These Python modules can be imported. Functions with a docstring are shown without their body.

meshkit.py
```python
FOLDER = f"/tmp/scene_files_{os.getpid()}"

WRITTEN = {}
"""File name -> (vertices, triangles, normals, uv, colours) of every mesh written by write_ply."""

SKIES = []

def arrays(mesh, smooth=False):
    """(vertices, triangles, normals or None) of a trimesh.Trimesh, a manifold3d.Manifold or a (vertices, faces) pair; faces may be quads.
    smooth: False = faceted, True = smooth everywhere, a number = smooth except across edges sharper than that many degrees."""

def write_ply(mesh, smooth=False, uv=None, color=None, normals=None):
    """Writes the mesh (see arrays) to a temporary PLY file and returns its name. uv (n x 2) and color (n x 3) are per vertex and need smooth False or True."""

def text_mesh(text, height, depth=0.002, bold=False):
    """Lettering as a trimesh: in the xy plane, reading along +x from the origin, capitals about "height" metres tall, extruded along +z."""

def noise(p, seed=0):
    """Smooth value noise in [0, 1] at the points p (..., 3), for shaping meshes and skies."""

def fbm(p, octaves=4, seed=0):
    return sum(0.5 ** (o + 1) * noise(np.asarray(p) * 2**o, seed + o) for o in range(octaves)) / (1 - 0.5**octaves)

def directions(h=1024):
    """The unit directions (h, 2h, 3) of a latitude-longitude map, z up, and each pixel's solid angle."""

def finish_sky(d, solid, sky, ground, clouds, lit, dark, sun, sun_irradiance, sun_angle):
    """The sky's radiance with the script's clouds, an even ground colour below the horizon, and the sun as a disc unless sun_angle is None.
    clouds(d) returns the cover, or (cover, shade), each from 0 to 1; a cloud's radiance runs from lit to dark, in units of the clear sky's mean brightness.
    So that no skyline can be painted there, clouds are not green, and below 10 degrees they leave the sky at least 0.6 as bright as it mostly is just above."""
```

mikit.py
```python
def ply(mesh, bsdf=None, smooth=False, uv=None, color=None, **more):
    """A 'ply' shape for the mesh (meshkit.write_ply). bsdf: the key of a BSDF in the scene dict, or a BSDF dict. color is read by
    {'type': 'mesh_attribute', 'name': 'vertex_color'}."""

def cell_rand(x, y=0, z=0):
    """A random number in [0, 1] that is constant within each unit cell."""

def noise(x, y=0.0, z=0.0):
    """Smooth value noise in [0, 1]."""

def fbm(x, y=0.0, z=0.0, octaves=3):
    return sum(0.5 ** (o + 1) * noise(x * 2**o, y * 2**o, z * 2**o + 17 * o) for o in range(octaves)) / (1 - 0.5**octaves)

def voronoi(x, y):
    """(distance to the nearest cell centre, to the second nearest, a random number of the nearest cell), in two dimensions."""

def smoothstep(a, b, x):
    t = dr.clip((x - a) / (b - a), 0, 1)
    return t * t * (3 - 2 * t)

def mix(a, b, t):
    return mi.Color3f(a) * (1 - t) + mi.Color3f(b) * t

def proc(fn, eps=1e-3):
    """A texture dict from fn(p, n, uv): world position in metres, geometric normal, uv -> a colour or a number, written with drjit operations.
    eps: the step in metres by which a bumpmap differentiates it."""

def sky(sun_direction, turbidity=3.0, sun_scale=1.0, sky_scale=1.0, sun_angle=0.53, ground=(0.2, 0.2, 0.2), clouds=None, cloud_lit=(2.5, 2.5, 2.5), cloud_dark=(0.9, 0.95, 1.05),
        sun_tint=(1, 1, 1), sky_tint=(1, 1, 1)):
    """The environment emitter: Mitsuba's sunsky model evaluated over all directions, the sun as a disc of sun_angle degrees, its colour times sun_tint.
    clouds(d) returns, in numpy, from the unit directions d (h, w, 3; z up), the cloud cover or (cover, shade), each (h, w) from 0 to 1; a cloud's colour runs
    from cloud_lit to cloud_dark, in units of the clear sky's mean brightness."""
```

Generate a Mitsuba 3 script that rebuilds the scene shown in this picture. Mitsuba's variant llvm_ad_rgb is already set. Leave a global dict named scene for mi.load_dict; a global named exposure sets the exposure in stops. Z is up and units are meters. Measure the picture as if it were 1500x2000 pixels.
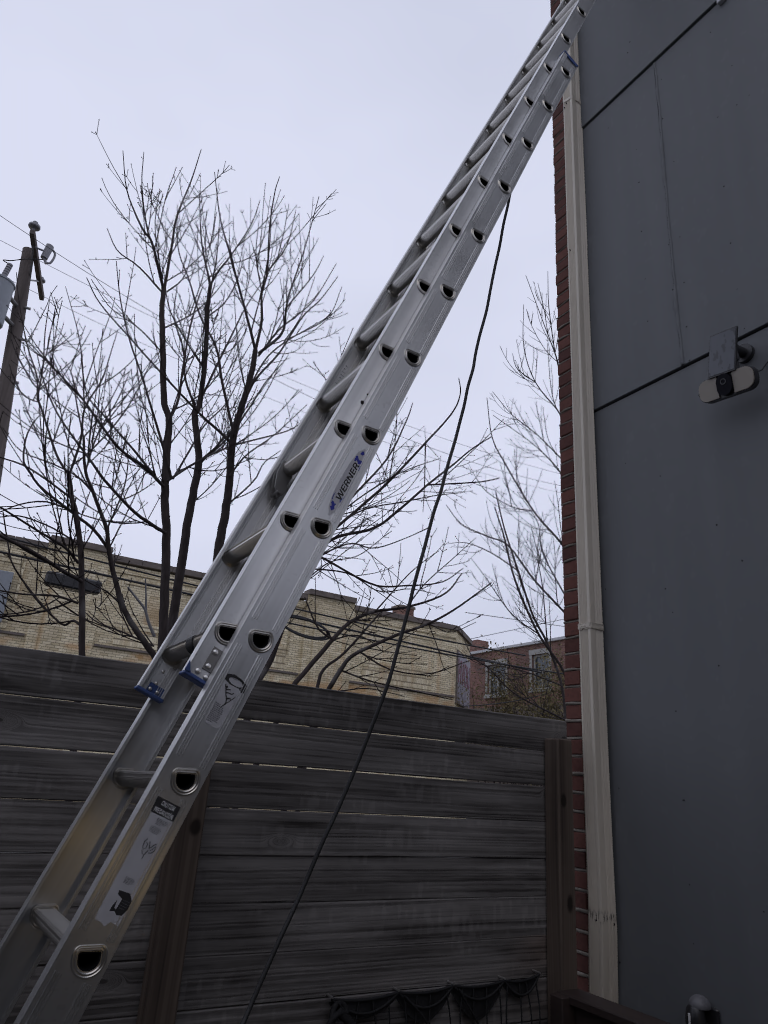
import math, random
import numpy as np, trimesh, drjit as dr, mitsuba as mi
import mikit, meshkit
from mikit import noise, fbm, cell_rand, smoothstep, mix, proc
from shapely.geometry import Polygon, Point
from shapely import affinity
from trimesh.creation import extrude_polygon

# ------------------------------------------------------------------ camera, sky, exposure
CAM = np.array([0.0, 0.0, 1.6])
FPX = 1382.4                                  # focal length in pixels of the 1500 x 2000 photograph
RM = np.array([[0.8498012515, -0.5227587442, 0.0675361255],
               [0.2378858494, 0.2660245084, -0.9341527089],
               [0.4703702324, 0.8099100297, 0.3504248681]])   # rows: right, down, forward in world axes
scene, labels = {}, {}
scene['camera'] = {'type': 'perspective', 'fov': 2 * math.degrees(math.atan(750 / FPX)), 'fov_axis': 'x',
                   'near_clip': 0.02, 'far_clip': 3000.0,
                   'to_world': mi.ScalarTransform4f().look_at(origin=CAM.tolist(), target=(CAM + RM[2]).tolist(), up=(-RM[1]).tolist())}


def overcast(d):
    n = meshkit.fbm(d * np.array([1.9, 1.9, 3.4]) + 3.1, 5)
    low = np.clip(1 - d[..., 2] / 0.42, 0, 1)          # a little greyer towards the horizon
    high = np.clip((d[..., 2] - 0.55) / 0.45, 0, 1)
    return np.ones_like(n), np.clip(0.66 * low ** 1.2 + 0.10 * high + 0.9 * (n - 0.52), 0, 1)


scene['sky'] = mikit.sky((-0.35, -0.55, 0.8), turbidity=4, sun_scale=0.03, sun_angle=40, sky_scale=1.0, clouds=overcast,
                         cloud_lit=(2.48, 2.58, 3.14), cloud_dark=(1.38, 1.53, 1.96), ground=(0.12, 0.12, 0.12))
exposure = 1.5


# ------------------------------------------------------------------ helpers
def ray(px, py):
    return RM.T @ np.array([px - 750.0, py - 1000.0, FPX])


def at(px, py, axis, value):                  # the point of the world plane axis = value that the photograph shows there
    d = ray(px, py)
    return CAM + d * (value - CAM[axis]) / d[axis]


def key_for(base):
    if base not in scene and base not in labels:
        return base
    k = 1
    while f'{base}_{k:03d}' in scene or f'{base}_{k:03d}' in labels:
        k += 1
    return f'{base}_{k:03d}'


def thing(name, label, category, group=None):
    k = key_for(name)
    labels[k] = {'label': label, 'category': category}
    if group:
        labels[k]['group'] = group
    return k


def part(parent, name, mesh, bsdf, smooth=False, label=None, kind=None, **more):
    k = key_for(f'{parent}__{name}' if parent else name)
    scene[k] = mikit.ply(mesh, bsdf, smooth=smooth, **more)
    if bsdf == 'aluminium':      # brushed along the rails: texture axes follow the ladder
        v = np.asarray(meshkit.WRITTEN[scene[k]['filename']][0], float) - LO
        scene[k] = mikit.ply(mesh, bsdf, smooth=False, uv=np.column_stack([v @ LN, v @ LU]))
    if label or kind:
        labels[k] = {}
        if label: labels[k]['label'] = label
        if kind: labels[k]['kind'] = kind
    return k


def cat(ms):
    return trimesh.util.concatenate([m for m in ms if m is not None])


def box(x0, x1, y0, y1, z0, z1):
    m = trimesh.creation.box(extents=(x1 - x0, y1 - y0, z1 - z0))
    m.apply_translation(((x0 + x1) / 2, (y0 + y1) / 2, (z0 + z1) / 2))
    return m


def cbox(x0, x1, y0, y1, z0, z1, c=0.004):
    """A box with chamfered edges."""
    p = []
    for i, X in ((1, x0), (-1, x1)):
        for j, Y in ((1, y0), (-1, y1)):
            for k, Z in ((1, z0), (-1, z1)):
                p += [(X, Y + j * c, Z + k * c), (X + i * c, Y, Z + k * c), (X + i * c, Y + j * c, Z)]
    return trimesh.convex.convex_hull(np.array(p))


def frame_map(mesh, O, ax, ay, az):
    M = np.eye(4); M[:3, 0], M[:3, 1], M[:3, 2], M[:3, 3] = ax, ay, az, O
    m = mesh.copy(); m.apply_transform(M)
    return m


def tube(pts, rad, sides=6, cap=True):
    p = np.asarray(pts, float)
    r = np.broadcast_to(np.asarray(rad, float), (len(p),))
    t = np.gradient(p, axis=0); t /= np.linalg.norm(t, axis=1, keepdims=True) + 1e-12
    ref = np.array([0.31, 0.2, 0.93]) if abs(t[0] @ np.array([0.31, 0.2, 0.93])) < 0.9 else np.array([1.0, 0, 0])
    a = np.cross(t, ref); a /= np.linalg.norm(a, axis=1, keepdims=True) + 1e-12
    b = np.cross(t, a)
    ang = np.arange(sides) * 2 * np.pi / sides
    v = (p[:, None] + r[:, None, None] * (np.cos(ang)[None, :, None] * a[:, None] + np.sin(ang)[None, :, None] * b[:, None])).reshape(-1, 3)
    i, j = np.meshgrid(np.arange(len(p) - 1), np.arange(sides), indexing='ij')
    q = np.stack([i * sides + j, i * sides + (j + 1) % sides, (i + 1) * sides + (j + 1) % sides, (i + 1) * sides + j], -1).reshape(-1, 4)
    f = np.vstack([q[:, [0, 1, 2]], q[:, [0, 2, 3]]])
    if cap:
        n = len(v); v = np.vstack([v, p[:1], p[-1:]])
        k = np.arange(sides); e = (len(p) - 1) * sides
        f = np.vstack([f, np.stack([(k + 1) % sides, k, np.full(sides, n)], 1), np.stack([e + k, e + (k + 1) % sides, np.full(sides, n + 1)], 1)])
    return trimesh.Trimesh(v, f, process=False)


def smooth_line(pts, n):
    """Catmull-Rom through the points."""
    p = np.asarray(pts, float)
    if len(p) == 2:
        return p[0] + (p[1] - p[0]) * np.linspace(0, 1, n)[:, None]
    P = np.vstack([2 * p[0] - p[1], p, 2 * p[-1] - p[-2]])
    s = np.linspace(0, len(p) - 1 - 1e-9, n); i = s.astype(int); t = (s - i)[:, None]
    a, b, c, d = P[i], P[i + 1], P[i + 2], P[i + 3]
    return 0.5 * (2 * b + (c - a) * t + (2 * a - 5 * b + 4 * c - d) * t ** 2 + (3 * b - a - 3 * c + d) * t ** 3)


def cyl(p0, p1, r, sides=20):
    return tube([p0, p1], r, sides)


def sphere(c, r, sub=2):
    m = trimesh.creation.icosphere(subdivisions=sub, radius=1.0)
    m.apply_scale(r); m.apply_translation(c)
    return m


# ------------------------------------------------------------------ materials
# frame of the ladder: foot of the third rung, along the rails, along the rungs, out of the ladder
LO = np.array([0.3091088469, 1.3875653620, 1.6 - 0.3106702224])
LU = np.array([0.3818974586, 0.0335306574, 0.9235962463])
LR = np.array([-0.0270167865, 0.9993195945, -0.0251085915])
LN = np.array([-0.9238097339, -0.0153636953, 0.3825435041])

def prin(name, color, rough=0.7, **more):
    scene[name] = {'type': 'twosided', 'b': {'type': 'principled', 'base_color': color if isinstance(color, dict) else {'type': 'rgb', 'value': list(color)},
                                             'roughness': rough, **more}}
    return name


def bumped(name, color, height, rough=0.8, eps=2e-3, **more):
    scene[name] = {'type': 'twosided', 'b': {'type': 'bumpmap', 'arbitrary': proc(height, eps),
                                             'scale': 1.0, 'inner': {'type': 'principled', 'base_color': color, 'roughness': rough, **more}}}
    return name


def plank_grain(u, v, row):
    """Grain lines of a weathered plank, bending round knots: u along, v across, row a random number of the plank."""
    cell = dr.floor(u / 0.95 + row * 7)
    k1, k2, k3 = cell_rand(cell, row * 900, 1), cell_rand(cell, row * 900, 2), cell_rand(cell, row * 900, 3)
    du = (u / 0.95 + row * 7 - cell - 0.25 - 0.5 * k1) * 0.95
    vc = v / 0.1434 - 0.286
    dv = (vc - dr.floor(vc) - 0.2 - 0.6 * k2) * 0.1434
    d = dr.sqrt(dr.square(du * 0.42) + dr.square(dv))
    near = dr.exp(-dr.square(d / 0.013)) * smoothstep(0.55, 0.6, k3)
    warp = 0.020 * fbm(u * 1.0 + row * 31, v * 5, row * 9, 2) + 0.003 * noise(u * 9, v * 40, row * 5)
    w = (v + warp) * (1 - near) + d * near
    band = noise(u * 0.45 + row * 17, w * 90, row * 3)
    line = smoothstep(0.30, 0.62, noise(u * 0.9 + row * 5, w * 190, 2 + row * 4))
    fine = noise(u * 16 + row * 5, w * 420, 2)
    knot = smoothstep(0.0075, 0.0040, d) * smoothstep(0.55, 0.6, k3)
    return band, 0.62 * line + 0.38 * fine, knot


def fence_colour(p, n, uv):
    row = cell_rand(dr.floor((p.z - 0.041) / 0.1434), dr.floor((p.x - 0.76) / 3.0), 3)
    band, fine, knot = plank_grain(p.x, p.z, row)
    blotch = fbm(p.x * 3.2 + row * 70, p.z * 14, 4, 4)
    scuff = smoothstep(0.50, 0.85, noise(p.x * 60 + row * 110, p.z * 22, 7)) * smoothstep(0.45, 0.7, fbm(p.x * 4 + row * 50, p.z * 16 + row * 5, 11, 2))
    t = dr.clip(0.28 * (band - 0.2) + 0.44 * (fine - 0.20) + 0.95 * (blotch - 0.38) + 0.30 * (row - 0.5) + 0.06 + 0.16 * scuff, 0, 1)
    c = mix((0.034, 0.030, 0.028), (0.240, 0.227, 0.219), t)
    brown = smoothstep(0.5, 0.8, fbm(p.x * 1.1 + row * 3, p.z * 2.5, 21, 2)) * smoothstep(1.5, 0.9, p.z)
    c = mix(c, c * mi.Color3f(1.12, 0.86, 0.72), brown * 0.8)
    return mix(c, (0.020, 0.016, 0.014), knot * 0.8)


def fence_height(p, n, uv):
    row = cell_rand(dr.floor((p.z - 0.041) / 0.1434), dr.floor((p.x - 0.76) / 3.0), 3)
    band, fine, knot = plank_grain(p.x, p.z, row)
    return 0.0016 * band + 0.0014 * fine


bumped('weathered_wood', proc(fence_colour), fence_height, 0.85, specular=0.3)


def post_colour(p, n, uv):
    q = p.x * 0.9 + p.y * 0.8
    w = q + 0.02 * fbm(p.z * 1.4, q * 8, 3, 2)
    band = 0.6 * noise(p.z * 0.6, w * 85, 5) + 0.4 * noise(p.z * 0.9, w * 240, 9)
    d1 = dr.sqrt(dr.square((p.z - 1.415) * 0.75) + dr.square((p.x - 0.775)))
    d2 = dr.sqrt(dr.square((p.z - 1.56) * 0.6) + dr.square((p.x - 2.36)))
    d3 = dr.sqrt(dr.square((p.z - 1.17) * 0.5) + dr.square((p.x - 2.385)))
    knot = dr.maximum(dr.maximum(smoothstep(0.024, 0.012, d1), smoothstep(0.022, 0.010, d2)), smoothstep(0.022, 0.010, d3))
    c = mix((0.044, 0.033, 0.027), (0.150, 0.116, 0.092), dr.clip(band * 0.7 + 0.6 * (fbm(p.z * 2, q * 9, 8, 2) - 0.35), 0, 1))
    return mix(c, (0.012, 0.008, 0.006), knot * 0.9)


def post_height(p, n, uv):
    q = p.x * 0.9 + p.y * 0.8
    return 0.0009 * noise(p.z * 0.6, (q + 0.02 * fbm(p.z * 1.4, q * 8, 3, 2)) * 210, 5)


bumped('post_wood', proc(post_colour), post_height, 0.85, specular=0.3)


def brick_colour(p, n, uv):
    row = cell_rand(dr.floor((p.z - 0.0) / 0.0807 + 0.26), 4, 1)
    sp = fbm(p.x * 60, p.y * 60, p.z * 60, 3)
    c = mix((0.066, 0.028, 0.024), (0.140, 0.058, 0.046), dr.clip(row * 0.9 + 0.9 * (sp - 0.35), 0, 1))
    return mix(c, (0.05, 0.03, 0.03), smoothstep(0.62, 0.8, sp) * 0.5)


bumped('red_brick', proc(brick_colour), lambda p, n, uv: 0.0012 * fbm(p.x * 110, p.y * 110, p.z * 110, 2), 0.85, specular=0.25)
prin('mortar', proc(lambda p, n, uv: mix((0.13, 0.115, 0.10), (0.25, 0.225, 0.195), fbm(p.x * 50, p.y * 50, p.z * 50, 3))), 0.95, specular=0.2)


def siding_colour(p, n, uv):
    s = fbm(p.x * 2, p.y * 2.2, p.z * 1.2, 3)
    streak = fbm(p.y * 14, p.z * 0.9, 5, 2)
    c = mix((0.088, 0.094, 0.101), (0.128, 0.134, 0.142), dr.clip(0.25 + 0.45 * s + 0.35 * (streak - 0.3), 0, 1))
    return mix(c, (0.21, 0.215, 0.225), smoothstep(0.70, 0.86, fbm(p.y * 30, p.z * 18, 13, 3)) * 0.10)


def siding_height(p, n, uv):
    w = p.y + 0.02 * fbm(p.y * 3, p.z * 0.8, 2, 2)
    g = noise(w * 70, p.z * 1.1, 3)
    return 0.0019 * g * smoothstep(0.38, 0.62, fbm(p.y * 2.5, p.z * 0.5, 9, 2)) + 0.002 * fbm(p.y * 1.3, p.z * 1.1, 1, 2)


bumped('grey_paint', proc(siding_colour), siding_height, 0.6, specular=0.35)
prin('gap_shade', (0.02, 0.02, 0.022), 0.8)
prin('nail_dark', (0.015, 0.015, 0.017), 0.7)


def spout_colour(p, n, uv):
    s = fbm(p.x * 6, p.y * 6, p.z * 1.5, 3)
    c = mix((0.44, 0.400, 0.332), (0.52, 0.476, 0.402), s)
    ring = smoothstep(0.03, 0.004, dr.abs(p.z - 1.127 + 0.012 * (noise(p.y * 160, p.x * 90, 2) - 0.5)))
    ring = ring * smoothstep(0.40, 0.75, noise(p.y * 130, p.x * 130, p.z * 40))
    return mix(c, (0.035, 0.03, 0.03), ring * 0.75)


prin('cream_enamel', proc(spout_colour), 0.42, specular=0.5)


def alu_rough(p, n, uv):
    return 0.28 + 0.12 * fbm(p.x * 9, p.y * 9, p.z * 9, 3)


def alu_colour(p, n, uv):
    s = fbm(p.x * 5 + p.z * 2, p.y * 7, p.z * 5, 3)
    spots = smoothstep(0.70, 0.80, noise(p.x * 120, p.y * 120, p.z * 120)) * smoothstep(0.5, 0.7, fbm(p.x * 8, p.y * 8, p.z * 8, 2))
    q = p - mi.Point3f(LO.tolist())
    a_, n_ = dr.dot(q, mi.Vector3f(LU.tolist())), dr.dot(q, mi.Vector3f(LN.tolist()))
    streak = noise(n_ * 170, a_ * 1.6, p.y * 30)
    smear = smoothstep(0.55, 0.75, fbm(a_ * 6, n_ * 26, p.y * 8, 3))
    c = mix((0.48, 0.48, 0.477), (0.68, 0.68, 0.677), dr.clip(0.65 * s + 0.28 * (streak - 0.1), 0, 1))
    c = mix(c, (0.40, 0.396, 0.388), smear * 0.4)
    return mix(c, (0.36, 0.35, 0.34), spots * 0.25)


prin('aluminium', proc(alu_colour), proc(alu_rough), metallic=0.90, specular=0.5, anisotropic=0.85)
prin('bright_aluminium', (0.62, 0.615, 0.60), 0.34, metallic=0.9)
prin('rung_aluminium', proc(lambda p, n, uv: mix((0.40, 0.385, 0.355), (0.64, 0.62, 0.59), fbm(p.x * 30, p.y * 4, p.z * 30, 3))), 0.33, metallic=0.95)
prin('collar_aluminium', (0.50, 0.48, 0.44), 0.30, metallic=0.95)
scene['hole_shade'] = {'type': 'twosided', 'b': {'type': 'diffuse', 'reflectance': {'type': 'rgb', 'value': [0.01, 0.01, 0.011]}}}  # near-black colour that stands in for the shade inside holes
prin('steel_dark', (0.20, 0.195, 0.19), 0.5, metallic=0.7)
prin('blue_plastic', (0.030, 0.062, 0.185), 0.5)
prin('black_rubber', (0.014, 0.014, 0.015), 0.6)
prin('black_plastic', (0.018, 0.018, 0.020), 0.35)
prin('black_ink', (0.012, 0.012, 0.013), 0.6)
prin('grey_ink', (0.10, 0.10, 0.11), 0.6)
prin('blue_ink', (0.022, 0.030, 0.27), 0.5)
prin('silver_vinyl', proc(lambda p, n, uv: mix((0.36, 0.36, 0.38), (0.45, 0.45, 0.47), fbm(p.x * 30, p.y * 30, p.z * 30, 3))), 0.5, specular=0.4)
prin('pale_vinyl', proc(lambda p, n, uv: mix((0.40, 0.40, 0.42), (0.48, 0.48, 0.50), fbm(p.x * 40, p.y * 40, p.z * 40, 3))), 0.45)
prin('white_ink', (0.80, 0.80, 0.81), 0.6)


def bark_colour(p, n, uv):
    s = fbm(p.x * 40, p.y * 40, p.z * 12, 3)
    pale = smoothstep(0.66, 0.80, fbm(p.x * 9, p.y * 9, p.z * 4, 2))
    return mix(mix((0.020, 0.016, 0.016), (0.060, 0.048, 0.046), s), (0.15, 0.145, 0.145), pale * 0.55)


bumped('bark', proc(bark_colour), lambda p, n, uv: 0.004 * fbm(p.x * 60, p.y * 60, p.z * 14, 2), 0.9, specular=0.3)
prin('twig_bark', (0.018, 0.013, 0.013), 0.8, specular=0.2)
prin('far_twig_bark', (0.032, 0.026, 0.026), 0.85, specular=0.2)
prin('pale_bark', (0.24, 0.24, 0.25), 0.75)


def running(u, z, h, l):
    """(mortar mask, random number of the brick) of running bond, u along, z up."""
    r = dr.floor(z / h)
    uu = u / l + 0.5 * (r - 2 * dr.floor(r / 2))
    fu, fz = uu - dr.floor(uu), z / h - r
    m = dr.maximum(smoothstep(0.05, 0.02, dr.minimum(fu, 1 - fu)), smoothstep(0.14, 0.07, dr.minimum(fz, 1 - fz)))
    return m, cell_rand(dr.floor(uu), r, 2)


def buff(p, u, h, l, joint):
    m, k = running(u, p.z, h, l)
    c = mix((0.52, 0.445, 0.285), (0.74, 0.665, 0.48), k)
    soot = smoothstep(0.42, 0.75, fbm(u * 0.9, p.z * 0.55, 3, 3))
    c = mix(c, c * mi.Color3f(0.66, 0.63, 0.60), soot * 0.6)
    c = mix(c, joint, m * 0.75)
    rust = smoothstep(4.62, 4.48, p.z) * smoothstep(3.9, 4.2, p.z) * smoothstep(0.42, 0.68, fbm(u * 1.6, p.z * 2.2, 8, 3))
    drip = smoothstep(0.60, 0.78, fbm(u * 4.5, p.z * 0.35, 5, 2)) * smoothstep(7.2, 5.6, p.z)
    return mix(c, (0.42, 0.215, 0.075), dr.clip(rust * 0.55 + drip * 0.25, 0, 1))


prin('buff_brick', proc(lambda p, n, uv: buff(p, p.x + 0.38 * p.y, 0.0726, 0.222, (0.16, 0.125, 0.085))), 0.9, specular=0.25)
prin('buff_soldier', proc(lambda p, n, uv: buff(p, p.x, 0.222, 0.0726, (0.13, 0.10, 0.07))), 0.9, specular=0.25)
prin('coping_stone', proc(lambda p, n, uv: mix((0.075, 0.062, 0.056), (0.20, 0.17, 0.15), fbm(p.x * 3, p.y * 3, p.z * 9, 3))), 0.9)


def far_red(p, n, uv):
    m, k = running(p.y + 0.6 * p.x, p.z, 0.0726, 0.222)
    c = mix((0.135, 0.070, 0.058), (0.245, 0.125, 0.102), k)
    c = mix(c, c * 0.6, smoothstep(0.45, 0.75, fbm(p.y * 0.6, p.z * 0.6, 3, 3)))
    return mix(c, (0.24, 0.19, 0.17), m * 0.6)


prin('far_red_brick', proc(far_red), 0.9)
prin('pale_stone', (0.30, 0.30, 0.29), 0.85)
prin('lead_sheet', (0.42, 0.43, 0.45), 0.6)
scene['window_glass'] = {'type': 'twosided', 'b': {'type': 'principled', 'base_color': {'type': 'rgb', 'value': [0.04, 0.05, 0.06]}, 'roughness': 0.12, 'specular': 0.8}}


def sign_colour(p, n, uv):
    return mix((0.20, 0.185, 0.215), (0.36, 0.345, 0.38), fbm(p.x * 6, p.y * 6, p.z * 0.9, 3))


prin('faded_board', proc(sign_colour), 0.8)
prin('faded_letters', proc(lambda p, n, uv: mix((0.16, 0.055, 0.07), (0.23, 0.15, 0.18), fbm(p.x * 7, p.y * 7, p.z * 2, 2))), 0.8)
prin('pole_wood', proc(lambda p, n, uv: mix((0.055, 0.044, 0.040), (0.14, 0.118, 0.108), fbm(p.x * 14, p.y * 14, p.z * 0.8, 3))), 0.9)
prin('porcelain', (0.20, 0.20, 0.22), 0.35)
prin('transformer_grey', (0.22, 0.24, 0.265), 0.5)
prin('wire_black', (0.015, 0.015, 0.017), 0.7)
prin('diffuser', (0.25, 0.225, 0.19), 0.45)
prin('solar_cell', proc(lambda p, n, uv: mix((0.050, 0.056, 0.070), (0.016, 0.018, 0.024), smoothstep(0.60, 0.72, fbm(p.y * 70, p.z * 34, 3, 2)))), 0.35, specular=0.6)
scene['lens_glass'] = {'type': 'twosided', 'b': {'type': 'principled', 'base_color': {'type': 'rgb', 'value': [0.006, 0.006, 0.010]}, 'roughness': 0.25, 'specular': 0.06}}
prin('stained_dark_wood', proc(lambda p, n, uv: mix((0.016, 0.010, 0.009), (0.040, 0.026, 0.022), fbm(p.x * 20, p.y * 3, p.z * 30, 3))), 0.6)
prin('soil', (0.03, 0.025, 0.02), 0.95)
prin('black_net', (0.008, 0.008, 0.009), 0.8)
prin('grey_cap', (0.11, 0.11, 0.12), 0.5)
prin('white_paint', (0.55, 0.55, 0.55), 0.5)
prin('asphalt', proc(lambda p, n, uv: mix((0.035, 0.035, 0.037), (0.075, 0.073, 0.07), fbm(p.x * 3, p.y * 3, 1, 4))), 0.95)
prin('paving', proc(lambda p, n, uv: mix((0.05, 0.048, 0.045), (0.12, 0.115, 0.11), fbm(p.x * 5, p.y * 5, 1, 4))), 0.9)
prin('dry_leaf', proc(lambda p, n, uv: mix((0.070, 0.058, 0.026), (0.175, 0.142, 0.060), cell_rand(p.x * 22, p.y * 22, p.z * 22))), 0.8)
scene['warm_pane'] = {'type': 'twosided', 'b': {'type': 'diffuse', 'reflectance': {'type': 'rgb', 'value': [0.5, 0.4, 0.25]}}}

# ------------------------------------------------------------------ the setting
part('', 'ground', box(-120, 160, -120, 220, -0.4, -0.02), 'asphalt', kind='structure')
part('', 'yard_paving', box(-2.59, 2.60, -2.6, 2.52, -0.018, 0.0), 'paving', kind='structure')

# ------------------------------------------------------------------ the grey house with its brick corner
WX = 2.62
house = thing('grey_house', 'tall house with grey painted panel siding and a red brick strip at its corner', 'house')
part(house, 'wall', cat([box(WX + 0.012, 6.5, -2.6, 2.36, 0, 7.6), box(-4.2, 6.5, -6.0, -2.62, 0, 3.3), box(-6.0, -2.6, -2.61, 1.6, 0, 4.0)]), 'grey_paint')  # includes unseen rear and left wings, placed to darken the yard
ZL, ZM = 0.727 * WX + 1.6, 1.4957 * WX + 1.6
JY = 0.6812 * WX


def siding_panel(y0, y1, z0, z1, x):
    """Upright sheet with eased edges; faces -x."""
    return cbox(x, WX + 0.011, y0, y1, z0, z1, 0.0025)


part(house, 'siding_panel', siding_panel(-2.6, 2.345, 0.02, ZL - 0.005, 2.612), 'grey_paint')
part(house, 'siding_panel', siding_panel(JY + 0.0015, 2.345, ZL + 0.004, ZM - 0.005, 2.600), 'grey_paint')
part(house, 'siding_panel', siding_panel(JY - 2.44, JY - 0.0015, ZL + 0.004, ZM - 0.005, 2.600), 'grey_paint')
part(house, 'siding_panel', siding_panel(-2.6, JY - 2.446, ZL + 0.004, ZM - 0.005, 2.600), 'grey_paint')
part(house, 'siding_panel', siding_panel(0.2, 2.345, ZM + 0.004, 7.5, 2.588), 'grey_paint')
part(house, 'siding_panel', siding_panel(-2.6, 0.197, ZM + 0.004, 7.5, 2.588), 'grey_paint')
for z, x in ((ZL, 2.6195), (ZM, 2.6065)):
    part(house, 'gap_shade_strip', box(x, WX + 0.010, -2.6, 2.344, z - 0.0045, z + 0.0035), 'gap_shade', label='dark shade strip set in the gap under the lapped siding')  # dark strip in the lap gap, painted as its shade
# bead of caulk along the upright joint, lumpy
rng = np.random.default_rng(5)
zz = np.linspace(ZL + 0.006, ZM - 0.014, 150)
lump = meshkit.fbm(np.stack([zz * 9, zz * 0, zz * 0], 1), 3, 4)
yb = JY + 0.006 * np.sin(zz * 2.1) + 0.012 * (lump - 0.5) - 0.012 * np.clip((ZL + 0.95 - zz) / 0.9, 0, 1)
part(house, 'caulk_bead', tube(np.stack([np.full_like(zz, 2.6005), yb, zz], 1), 0.0062 + 0.016 * np.clip(lump - 0.45, 0, 1), 8), 'grey_paint', smooth=True)
joint = np.stack([np.full_like(zz, 2.6002), JY + 0.006 + 0.006 * np.sin(zz * 2.1) + 0.012 * (lump - 0.5) - 0.012 * np.clip((ZL + 0.95 - zz) / 0.9, 0, 1), zz], 1)
part(house, 'joint_shadow_line', tube(joint, 0.0022, 5), 'gap_shade')  # dark line beside the bead, painted as the shadow of the joint
nails = []
for px, py in [(1230, 82), (1226, 103), (1388, 63), (1430, 128), (1463, 186), (1439, 205), (1402, 229), (1292, 155), (1284, 176), (1294, 232), (1291, 250), (1244, 292),
               (1316, 316), (1248, 356), (1414, 364), (1253, 452), (1328, 463), (1306, 478), (1427, 475), (1260, 545), (1336, 552), (1440, 565), (1314, 566), (1322, 603),
               (1265, 627), (1341, 638), (1454, 642), (1347, 704), (1330, 708), (1183, 1150), (1300, 1150), (1314, 1196), (1320, 1389), (1209, 1540), (1334, 1563),
               (1347, 1728), (1336, 1563), (1355, 1843), (1492, 1781), (1211, 1880), (1188, 250), (1400, 1025), (1222, 905), (1290, 930), (1450, 1095), (1404, 1300)]:
    x = 2.612 if py > 700 + 0 * px and at(px, py, 0, 2.61)[2] < ZL else (2.600 if at(px, py, 0, 2.6)[2] < ZM else 2.588)
    q = at(px, py, 0, x)
    nails.append(cyl(q + [0.002, 0, 0], q - [0.0012, 0, 0], rng.uniform(0.0024, 0.0046), 8))
part(house, 'nail_heads', cat(nails), 'nail_dark', kind='stuff')
q = at(1406, 3, 0, 2.586)
part(house, 'flashing_end', cbox(q[0] - 0.012, 2.60, q[1] - 0.03, q[1] + 0.012, q[2] - 0.012, q[2] + 0.05, 0.003), 'lead_sheet', label='small pale metal flashing end at the top of the siding')
# roof edge, above the frame
part(house, 'roof', cat([box(WX - 0.25, 6.8, -2.9, 2.85, 7.62, 7.78)]), 'coping_stone')
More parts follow.
